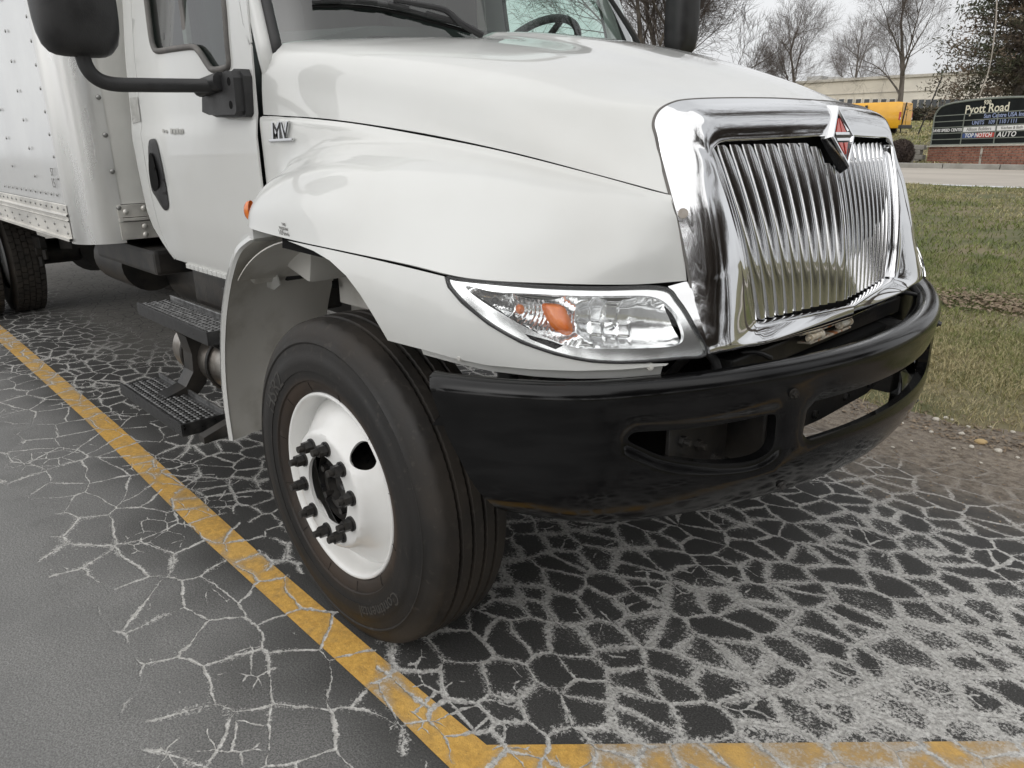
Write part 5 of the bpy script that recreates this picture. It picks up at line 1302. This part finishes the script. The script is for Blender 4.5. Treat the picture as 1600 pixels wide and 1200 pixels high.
VV = []; FF = []; b = 0
for v, f in parts_: VV.append(v); FF.append(f+b); b += len(v)
VV = np.concatenate(VV); zz_ = np.interp(VV[:, 1], [23.3, 23.4], [0, .05]); VV[:, 2] += zz_
link('grass', tri_mesh('grass', VV, np.concatenate(FF)), M['grass'], kind='stuff', label='short dormant lawn grass, green mixed with straw', cat='grass')
# dead leaves and dirt crumbs along the edge of the lot
def litter(n, fx, seed, s0, s1):
    r = np.random.default_rng(seed); V = []; F = []
    for k in range(n):
        x, y = fx(r); z = (terr(y)+.02 if y > 2.3 else .004); s = r.uniform(s0, s1); a = r.uniform(0, 6.28); u_ = np.array([math.cos(a), math.sin(a), r.uniform(-.3, .3)]); v_ = np.array([-math.sin(a), math.cos(a), r.uniform(-.5, .5)])
        c = np.array([x, y, z+s*.15]); V += [c-u_*s, c-v_*s*.5+np.array([0, 0, s*.2]), c+u_*s, c+v_*s*.5+np.array([0, 0, s*.25])]; F.append((4*k, 4*k+1, 4*k+2)); F.append((4*k, 4*k+2, 4*k+3))
    return np.array(V), np.array(F)
v1, f1 = litter(1500, lambda r: (r.uniform(-.6, 2.6), 1.95+abs(r.normal(0, .22))), 5, .006, .018)
v2, f2 = litter(1500, lambda r: (r.normal(.15, .55), 5.45+r.normal(0, .22)), 6, .012, .034)
v3, f3 = litter(1600, lambda r: (r.uniform(-.4, 2.6), 1.0+r.random()**.6*1.1), 8, .003, .009)
Vl = np.concatenate([v1, v2, v3]); Fl = np.concatenate([f1, f2+len(v1), f3+len(v1)+len(v2)])
link('leaf_litter', tri_mesh('leaf_litter', Vl, Fl), M['litter'], kind='stuff', label='brown dead leaves and crumbs scattered at the lawn edge', cat='leaf litter')
# pebbles
def pebble_mesh(seed):
    bm = bmesh.new(); bmesh.ops.create_icosphere(bm, subdivisions=2, radius=1.0); r = random.Random(seed)
    k = [(r.uniform(-1, 1), r.uniform(-1, 1), r.uniform(-1, 1)) for _ in range(4)]
    for v in bm.verts:
        d = 1+sum(.10*math.sin(3*(v.co.x*a+v.co.y*b_+v.co.z*c)+i) for i, (a, b_, c) in enumerate(k)); v.co *= d; v.co.z *= .55; v.co.y *= .8
    me = bpy.data.meshes.new('pebble'); bm.to_mesh(me); bm.free(); me.polygons.foreach_set('use_smooth', [True]*len(me.polygons)); return me
PM = [pebble_mesh(i) for i in range(4)]
for p_ in PM: p_.materials.append(M['pebble'])
PT = pebble_mesh(9); PT.materials.append(M['pebble_tan'])
spots = [(1463, 657, 11), (1478, 654, 8), (1488, 657, 6), (1502, 679, 10), (1513, 668, 7), (1560, 706, 10), (1518, 700, 9), (1427, 628, 7), (1410, 662, 5), (1455, 676, 7), (1490, 702, 6), (1548, 668, 6), (1582, 676, 7), (1570, 655, 6), (1395, 700, 5), (1446, 668, 5), (1590, 716, 6), (1532, 724, 5), (1424, 690, 5), (1478, 640, 5)]
for k, (u, v, s) in enumerate(spots):
    p = onZ(u, v, 0.0); o = link('pebble', PM[k % 4], None, None, 'small pale pebble lying in the dirt at the lawn edge', 'pebble', 'pale pebbles at the edge of the lot'); r_ = s*2.6/1161*.80
    o.location = (p[0], p[1], r_*.35); o.scale = (r_, r_, r_); o.rotation_euler = (0, 0, k*1.3)
p = onZ(1532, 693, 0); o = link('pebble', PT, None, None, 'yellowish tan pebble lying among paler ones in the dirt', 'pebble'); o.location = (p[0], p[1], .010); o.scale = (.030, .030, .026)
p = onZ(1562, 709, 0)

# ---- bare trees
def bare_tree(seed, H, spread, stems=1, levels=5, lean=.0):
    r = random.Random(seed); big = MB(); tw = ([], [])
    twV, twF = tw
    def vec(az, el): return np.array([math.cos(az)*math.cos(el), math.sin(az)*math.cos(el), math.sin(el)])
    def branch(p, d, L, rad, lev):
        n = 6 if lev < 2 else (4 if lev < 4 else 3); pts = [p]; dd = d.copy(); 
        for i in range(n-1):
            dd = dd+np.array([r.gauss(0, .13), r.gauss(0, .13), r.gauss(.045, .08)])*(1.0 if lev else .5); dd /= np.linalg.norm(dd); pts.append(pts[-1]+dd*L/(n-1))
        rads = np.linspace(rad, rad*(.45 if lev < levels else .3), n)
        V, F = tube(pts, rads, 8 if lev < 2 else (5 if lev < 3 else 3), cap=False)
        if lev < 2: big.add(V, F)
        else:
            b = len(twV); twV.extend(V); twF.extend(tuple(i+b for i in f) for f in F)
        if lev >= levels: return
        k = [5, 6, 6, 5, 4, 3][lev]
        for j in range(k):
            f = (.35+.65*(j+r.random()*.8)/k) if lev else (.30+.68*(j+r.random()*.6)/k); f = min(f, .99)
            i = int(f*(n-1)); q = pts[i]+(pts[min(i+1, n-1)]-pts[i])*(f*(n-1)-i)
            dl = pts[min(i+1, n-1)]-pts[max(i-0, 0)] if i < n-1 else pts[-1]-pts[-2]; dl = dl/np.linalg.norm(dl)
            az = r.uniform(0, 2*math.pi); side = np.cross(dl, vec(az, r.uniform(-.5, .5))); side /= np.linalg.norm(side)+1e-9
            ang = r.uniform(.45, .95) if lev else r.uniform(.5, .9)
            nd = dl*math.cos(ang)+side*math.sin(ang)*spread; nd[2] += .10; nd /= np.linalg.norm(nd)
            branch(q, nd, L*r.uniform(.50, .72)*(1.0 if lev else .95), max(rad*(1-f*.5)*r.uniform(.42, .58), .0045), lev+1)
        # leader
        branch(pts[-1], dd, L*.6, rad*.42, lev+1)
    for s in range(stems):
        a = 2*math.pi*s/stems+seed; d0 = np.array([math.cos(a)*.22*(stems > 1), math.sin(a)*.22*(stems > 1), 1.0])+np.array([lean, 0, 0]); d0 /= np.linalg.norm(d0)
        branch(np.array([math.cos(a)*.12*(stems > 1), math.sin(a)*.12*(stems > 1), -.1]), d0, H*.48, H*.020*(1 if stems == 1 else .75), 0)
    m1 = mesh_from('trunk', big.V, big.F); F4 = np.array(twF); m2 = tri_mesh('crown', np.array(twV), F4, True)
    m1.materials.append(M['bark']); m2.materials.append(M['twig']); return m1, m2
TM = [bare_tree(3, 9.0, 1.0, 1), bare_tree(12, 8.5, .9, 3), bare_tree(27, 10.0, 1.05, 1)]
def plant_tree(k, loc, s, rz, label, name='bare_tree', group=None, kind=None):
    t = empty(name, label, 'tree', loc, group, rz); t.scale = (s, s, s)
    link('trunk', TM[k][0], None, t); link('crown', TM[k][1], None, t); return t
def gp_(u, y): p = onY(u, 208, y); return (p[0], y, terr(y))
plant_tree(1, gp_(1032, 19), 1.15, .4, 'large bare tree with several dark stems behind the black far mirror')
plant_tree(0, gp_(1238, 46), .92, 4.1, 'small bare tree with upright twigs in front of the cream building left end')
plant_tree(2, gp_(1397, 56), 1.12, 2.2, 'wide bare tree rising behind the yellow van in front of the building')
plant_tree(0, gp_(1645, 30), 1.0, .9, 'bare tree beside the evergreen, its twigs reaching over the sign')
plant_tree(2, gp_(1330, 92), 1.2, .2, 'far bare tree seen over the roof of the cream building', group=None)
for k, (x, y, s) in enumerate([(15, -5, 1.2), (19, 3, 1.3), (17, -13, 1.2), (23, 9, 1.25), (11, -19, 1.1), (26, -3, 1.4), (21, -9, 1.3), (14, 15, 1.2), (25, -19, 1.4), (30, 4, 1.5), (4, -27, 1.2), (16, -26, 1.3), (28, -11, 1.4), (20, 18, 1.3), (13, -1, 1.1), (16.5, -8, 1.2), (18, -1.5, 1.25), (22, -5.5, 1.3), (20, -16, 1.3), (24, 1, 1.35), (27, 6, 1.4), (13.5, -9.5, 1.1), (16, 6.5, 1.15), (23, -13, 1.3), (30, -7, 1.5), (33, -1, 1.5), (32, -15, 1.5), (19, 11, 1.2)]):
    plant_tree(k % 3, (x, y, .0), s, k*1.37, 'bare tree of the row mirrored in the chrome grille', group='bare trees facing the grille')
plant_tree(2, (3.4, 10.2, terr(10.2)), 1.35, 2.0, 'tall bare tree whose branches are mirrored in the windshield')
# lawn in front of the lot, seen mirrored in the chrome
me = mesh_from('lawn', [(6.5, -60, .02), (400, -60, .02), (400, 2.2, .02), (6.5, 2.2, .02)], [(0, 1, 2, 3)]); link('lawn', me, M['soil'], kind='structure')

# ---- evergreen
def evergreen(loc, H, R, seed):
    t = empty('evergreen_tree', 'dense brown-green evergreen tree behind the black monument sign', 'tree', loc)
    r = np.random.default_rng(seed); mb = MB(); mb.tube([(0, 0, -.2), (.1, 0, H*.4), (.0, .1, H*.8), (0, 0, H)], [.22, .17, .09, .02], 8)
    C = []
    for k in range(230):
        h = H*(.08+.90*(k/230)**.9); L = R*(1-.62*(h/H)**1.5)*r.uniform(.55, 1.1); a = r.uniform(0, 6.283); tip = np.array([math.cos(a)*L, math.sin(a)*L, h+r.uniform(-.2, .5)*L*.5])
        base = np.array([0, 0, h]); P = cr([base, (base+tip)/2+np.array([0, 0, -.08*L]), tip], 6); mb.tube(P, np.linspace(.03, .006, 6), 3)
        f = r.uniform(.04, 1.03, (190, 1)); C.append(base+(tip-base)*f+r.normal(0, .11, (190, 3))*(1+.4*L*f)*np.array([1, 1, .5]))
    C = np.concatenate(C); n = len(C); s_ = r.uniform(.045, .11, (n, 1)); d1 = r.normal(0, 1, (n, 3)); d1 /= np.linalg.norm(d1, axis=1)[:, None]; d2 = np.cross(d1, r.normal(0, 1, (n, 3))); d2 /= np.linalg.norm(d2, axis=1)[:, None]
    V = np.stack([C-d1*s_, C+d2*s_*.3, C+d1*s_, C-d2*s_*.3], 1).reshape(-1, 3); F = np.arange(4*n).reshape(-1, 4)
    mb.build('trunk', M['bark'], t); me = tri_mesh('crown', np.array(V), np.array(F)); link('crown', me, M['pine_leaf'], t); return t
evergreen(gp_(1575, 33), 8.5, 3.4, 4)

# ---- twiggy bush and hedge
def twig_mass(n, fn, seed, s0, s1, wd):
    r = np.random.default_rng(seed); V = []; F = []
    for k in range(n):
        c = fn(r); s = r.uniform(s0, s1); d1 = r.normal(0, 1, 3)+np.array([0, 0, .6]); d1 /= np.linalg.norm(d1); d2 = np.cross(d1, r.normal(0, 1, 3)); d2 /= np.linalg.norm(d2)+1e-9
        V += [c-d1*s, c+d2*wd, c+d1*s, c-d2*wd]; F.append((4*k, 4*k+1, 4*k+2, 4*k+3))
    return tri_mesh('twigs', np.array(V), np.array(F))
def ball(r, R):
    while True:
        q = r.uniform(-1, 1, 3)
        if .2 < np.linalg.norm(q) < 1: return q*R
def bush(u, y, R, label, n=5000, el=(1, 1, 1)):
    loc = gp_(u, y); t = empty('bush', label, 'bush', loc)
    me = twig_mass(n, lambda r: ball(r, R)*np.array(el)+np.array([0, 0, R*el[2]*.9]), int(u), .03, .10, .008); link('foliage', me, M['bush'], t)
    mb = MB()
    for k in range(14):
        a = k*.9; mb.tube(cr([(0, 0, 0), (R*.3*math.cos(a), R*.3*math.sin(a), R*.7), (R*.75*math.cos(a), R*.75*math.sin(a), R*1.3)], 6), np.linspace(.02, .006, 6), 4)
    mb.build('stem', M['bark'], t)
bush(1411, 24, .42, 'round brown twiggy bush beside the brick sign base', 9000, (1, 1, 1.05))
def hedge(u0, u1, y, h, label):
    a, b_ = gp_(u0, y), gp_(u1, y); L = b_[0]-a[0]; t = empty('hedge', label, 'hedge', ((a[0]+b_[0])/2, y, terr(y)))
    me = twig_mass(9000, lambda r: np.array([r.uniform(-L/2, L/2), r.uniform(-.5, .5), abs(r.uniform(0, h)*(.9+.1*math.sin(r.random()*6)))]), int(u0), .06, .16, .05); link('foliage', me, M['hedge'], t)
    mb = MB(); 
    for k in range(8): mb.cyl((-L/2+L*(k+.5)/8, 0, -.1), (-L/2+L*(k+.5)/8, 0, h*.7), .04, 6)
    mb.build('stem', M['bark'], t, kind='stuff')
hedge(1412, 1500, 64, 1.05, 'dark clipped hedge below the tall windows of the cream building')
hedge(1200, 1335, 66, .9, 'dark clipped hedge below the small windows of the cream building')

# ---- cream office building
bl = empty('office_building', 'low cream precast office building with rows of narrow windows', 'building', (-24, 72, terr(70)))
def bpart(mb, nm, m, par=None): 
    o = mb.build(nm, m, par or bl)
    if par is None: o.matrix_parent_inverse = bl.matrix_basis.inverted()
    else: o.matrix_parent_inverse = bl.matrix_basis.inverted()
    return o
zt = onY(1430, 119, 70)[2]; zg = terr(70)-.2
xL, xM, xR = onY(1100, 120, 70)[0], onY(1421, 120, 70)[0], onY(1660, 120, 70)[0]
mb = MB(); mb.box(((xL+xM)/2, 80, (zg+zt)/2), (xM-xL, 20, zt-zg)); bpart(mb, 'wall', M['concrete'])
mb = MB(); mb.box(((xM+xR)/2, 79, (zg+zt)/2-.05), (xR-xM-.02, 20, zt-zg-.1)); bpart(mb, 'wall', M['concrete_lt'])
for x0_, x1_, y0_, z_ in ((xL, xM, 69.9, zt), (xM+.02, xR, 68.9, zt-.1)):
    mb = MB(); mb.box(((x0_+x1_)/2, y0_+.1, z_+.06), (x1_-x0_, .35, .22)); bpart(mb, 'parapet_cap', M['stone'])
    mb = MB(); mb.box(((x0_+x1_)/2, y0_+.07, z_-1.15), (x1_-x0_-.1, .08, .07)); bpart(mb, 'string_course', M['stone'])
def window(u, v0, v1, w, yw):
    a = onY(u, v0, yw); b_ = onY(u, v1, yw); zc = (a[2]+b_[2])/2; h = a[2]-b_[2]
    mb = MB(); mb.box((a[0], yw-.03, zc), (w+.16, .10, h+.16)); f = bpart(mb, 'window', M['concrete_lt'])
    mb = MB(); mb.box((a[0], yw-.085, zc), (w, .03, h)); o = mb.build('pane', M['pane'], f)
    o.matrix_parent_inverse = Matrix.Identity(4)
for k in range(14): window(1329+13.2*k-13.2*7, 155, 167, .45, 70)
for k in range(16): window(1430.5+10.4*k, 155.5, 175, .40, 69)
mb = MB(); p = onY(1278, 118, 78); mb.box((p[0], 78, zt+.5), (1.6, 1.6, 1.1), bev=.05); bpart(mb, 'rooftop_unit', M['rooftop'])
mb = MB(); mb.box((p[0]+1.9, 78, zt+.45), (1.0, 1.4, .9), bev=.05); bpart(mb, 'rooftop_unit', M['rooftop'])

# ---- vans
def make_van(van, paintm):
    sect = [(0.45, .95), (.55, 1.0), (1.2, 1.0), (1.55, .96), (1.95, .86), (2.02, .80)]
    xs_ = [-2.75, -2.7, -2.0, -1.5, -1.0, 0, 2.4, 2.62, 2.7]; hs = [.45, .55, .62, .85, .98, 1.0, 1.0, .985, .96]; rows = []
    for x, hsc in zip(xs_, hs):
        wsc = 1.0 if -2.5 < x < 2.6 else .93
        ring = [(x, -.97*wsc*w, .42+(z-.45)*hsc) for z, w in sect]+[(x, .97*wsc*w, .42+(z-.45)*hsc) for z, w in sect[::-1]]
        rows.append(ring)
    me = grid_mesh('body', np.array(rows), True); F = [tuple(p.vertices) for p in me.polygons]+[tuple(range(12))[::-1], tuple(8*12+k for k in range(12))]
    me = mesh_from('body', [v.co[:] for v in me.vertices], F); bm = bmesh.new(); bm.from_mesh(me); bmesh.ops.recalc_face_normals(bm, faces=bm.faces); bm.to_mesh(me); bm.free(); auto_smooth(me, 35); link('body', me, paintm, van)
    for x in (-1.75, 1.55):
        for y in (-.92, .92):
            mb = MB(); mb.cyl((x, y-.1, .34), (x, y+.1, .34), .34, 24); w_ = mb.build('wheel', M['rubber'], van, ang=40)
            mb = MB(); mb.cyl((x, y-.108*(1 if y < 0 else -1)-.01, .34), (x, y-.108*(1 if y < 0 else -1)+.01, .34), .2, 20); mb.build('hubcap', M['alu'], w_, ang=40)
    mb = MB(); mb.box((2.72, 0, .50), (.16, 1.86, .22), bev=.03); mb.build('rear_bumper', M['black'], van)
    for y in (-.905, .905): mb = MB(); mb.box((2.655, y, 1.15), (.10, .10, .48), bev=.02); tl = mb.build('tail_lamp', M['tail_red'], van); mb = MB(); mb.box((2.712, y, .99), (.02, .09, .12)); mb.build('reverse_lamp', M['sign_white'], tl)
    for x, w_ in ((.62, .16), (-.6, .03)): mb = MB(); mb.box((x, -.978, 1.28), (w_, .03, 1.1)); mb.build('door_track', M['black'], van)
    mb = MB(); mb.prism([(-1.35, -.945, 1.28), (-.75, -.965, 1.28), (-.78, -.89, 1.78), (-1.15, -.875, 1.72)], (0, -.02, 0)); mb.build('cab_window', M['pane'], van)
    mb = MB(); mb.box((2.705, 0, 1.0), (.02, .02, 1.2)); mb.build('door_seam', M['black'], van)
    return van
vx = onY(1413.5, 200, 42)[0]+.35; vz = terr(42)+.03
van = empty('cargo_van', 'yellow cargo van parked on the slope left of the monument sign', 'van', (vx-2.7, 42, vz)); van.scale = (.87, .87, .84)
make_van(van, M['van_yellow'])
for x_, y_ in ((-8.2, -9.2), (-5.6, -9.6), (-2.9, -9.3)):
    make_van(empty('cargo_van', 'white van of the parked row mirrored in the truck door', 'van', (x_, y_, 0), 'white vans facing the truck door', math.radians(-78)), M['box_white'])

# ---- monument sign
SA = np.array([-7.06, 25.0]); SBv = onY(1600, 177, 23.5); sd = np.array([SBv[0], 23.5])-SA; sd /= np.linalg.norm(sd); SW = 3.75
rollv = .022
sgn_ = empty('monument_sign', 'black tenant directory sign on a red brick base by the road', 'sign', (SA[0]+sd[0]*SW/2, SA[1]+sd[1]*SW/2, terr(24.3)))
ux = np.array([sd[0], sd[1], rollv]); uz = np.array([-rollv*sd[0], -rollv*sd[1], 1.0]); un = np.cross(ux, uz); un /= np.linalg.norm(un)
if un[1] > 0: un = -un
def SP(s, z, d=0.0): return np.array([SA[0], SA[1], 0.0])+ux*s+uz*z+un*d
SI = sgn_.matrix_basis.inverted()
def spart(o): o.matrix_parent_inverse = SI; return o
def sbox(nm, s0, s1, z0, z1, d0, d1, m, par=None):
    mb = MB(); mb.prism([SP(s0, z0, d0), SP(s1, z0, d0), SP(s1, z1, d0), SP(s0, z1, d0)], un*(d1-d0)); return spart(mb.build(nm, M[m], sgn_ if par is None else par))
zb_, zc_ = .50, 1.10
sbox('brick_base', -.05, SW+.05, zb_-.3, zc_, -.42, -.02, 'mortar')
sbox('cap_stone', -.10, SW+.10, zc_, zc_+.045, -.46, .05, 'stone')
bw, bh = .215, .058; BM = None; rowsn = 8
for r_ in range(rowsn):
    for c_ in range(int(SW/bw)+2):
        s0 = -.05+(c_-.5*(r_ % 2))*bw; s1 = s0+bw-.026; s0 = max(s0, -.05); s1 = min(s1, SW+.05)
        if s1-s0 < .04: continue
        z0 = zb_+.01+r_*(bh+.018); d_ = .002*((r_*7+c_*3) % 4)
        if 1.98 < (s0+s1)/2 < 2.06: continue
        sbox('brick', s0, s1, z0, z0+bh, -.021, .0+d_, 'brick')
sbox('downspout_patch', 1.97, 2.05, zb_+.02, zc_-.01, -.018, .006, 'stone')
# panel with arched shoulder
zp0 = 1.148; ztop = 2.42; arc = [(0.0, zp0), (0.0, 2.02), (.03, 2.12), (.10, 2.22), (.22, 2.31), (.40, 2.365), (.7, 2.40), (1.2, 2.425), (SW/2, 2.44)]
arc += [(SW-s, z) for s, z in arc[-2::-1]]
mb = MB(); mb.prism([SP(s, z, -.03) for s, z in arc], un*-.30); spart(mb.build('panel', M['sign_black'], sgn_))
mb = MB(); V, F = tube([SP(s, z, -.03) for s, z in arc]+[SP(0, zp0, -.03)], .030, 6); mb.add(V, F); spart(mb.build('frame', M['sign_frame'], sgn_))
zr = [1.148+.178*k for k in range(6)]
for z in zr[1:]: sbox('divider', 0, SW, z-.012, z+.012, -.031, -.012, 'sign_frame')
cols = [0, 1.17, 2.36, SW]
for s in cols[1:3]: sbox('divider', s-.014, s+.014, zp0, zr[5], -.031, -.010, 'sign_frame')
for ci in range(3):
    for ri in range(5):
        if ri >= 3 and ci >= 1:
            if ci == 2: continue
        m_ = 'sign_black'
        if (ci, ri) in ((1, 2), (2, 2)): m_ = 'sign_white'
        sbox('tenant_panel', cols[ci]+.03, (cols[ci+1]-.03) if not (ci == 1 and ri >= 3) else SW-.03, zr[ri]+.022, zr[ri+1]-.022, -.030, -.020, m_)
def stext(t, s, z, size, m, align='CENTER', **kw):
    spart(place_text(t, size, SP(s, z, -.018), ux, uz, 'lettering', M[m], sgn_, .002, align=align, **kw))
sbox('tenant_colour', 1.20, 1.72, zr[1]+.024, zr[2]-.024, -.022, -.0185, 'sign_blue'); sbox('tenant_colour', 1.72, 2.33, zr[1]+.024, zr[2]-.024, -.022, -.0185, 'sign_red')
stext('930', SW/2+.05, 2.33, .17, 'sign_cream', offset=.004); stext('Pyott Road', SW/2+.05, 2.16, .34, 'sign_cream', offset=.004)
stext('DAVIS SPEED CENTER', .585, (zr[2]+zr[3])/2, .125, 'sign_white', offset=.003)
stext('Sun Centre USA Inc', 2.55, (zr[4]+zr[5])/2, .165, 'sign_lblue', offset=.003); [stext(c_, s_, (zr[3]+zr[4])/2, .155, 'sign_lblue', offset=.002) for c_, s_ in (('UNITS', 1.70), ('109', 2.17), ('/', 2.36), ('110', 2.54), ('/', 2.73), ('111', 2.91))]
stext('Allison Builders', 1.76, (zr[2]+zr[3])/2, .14, 'ink'); stext('Kitchen & Bath Supply', 3.05, (zr[2]+zr[3])/2, .115, 'ink')
stext('TOP NOTCH', 1.765, (zr[1]+zr[2])/2, .165, 'sign_white', shear=.15, offset=.004); [stext(c_, 2.50+.155*i_, (zr[1]+zr[2])/2, .20, 'sign_white', shear=.2, offset=.004) for i_, c_ in enumerate('AUTO')]
# low grey block wall next to the base
wl_ = empty('block_wall', 'low rough grey block wall between the bush and the brick base', 'wall', (-7.6, 25.1, terr(25)))
for r_ in range(4):
    for c_ in range(2):
        mb = MB(); mb.box((-.55+.52*c_+.1*(r_ % 2), .15, .08+.155*r_), (.50, .3, .148), bev=.015); mb.build('block', M['block'], wl_)
# guy wires at the bare tree and a pale vine
for u0, v0, u1, v1, y, lb in ((1472, 120, 1432, 216, 41, 'black guy wire slanting down to the grass left of the sign'), (1417, 160, 1404, 216, 41.5, 'short black guy wire behind the tail of the yellow van')):
    a, b_ = onY(u0, v0, y), onY(u1, v1, y); mb = MB(); mb.cyl(a, b_, .035, 6); mb.build('guy_wire', M['wire'], None, label=lb, cat='wire')
mb = MB(); mb.tube(cr([onY(u, v, 30) for u, v in [(1558, -60), (1557, 20), (1552, 70), (1545, 110), (1535, 138), (1531, 150)]], 30), .022, 5); mb.build('hanging_vine', M['vine'], None, label='pale thin vine hanging in front of the evergreen tree', cat='vine')
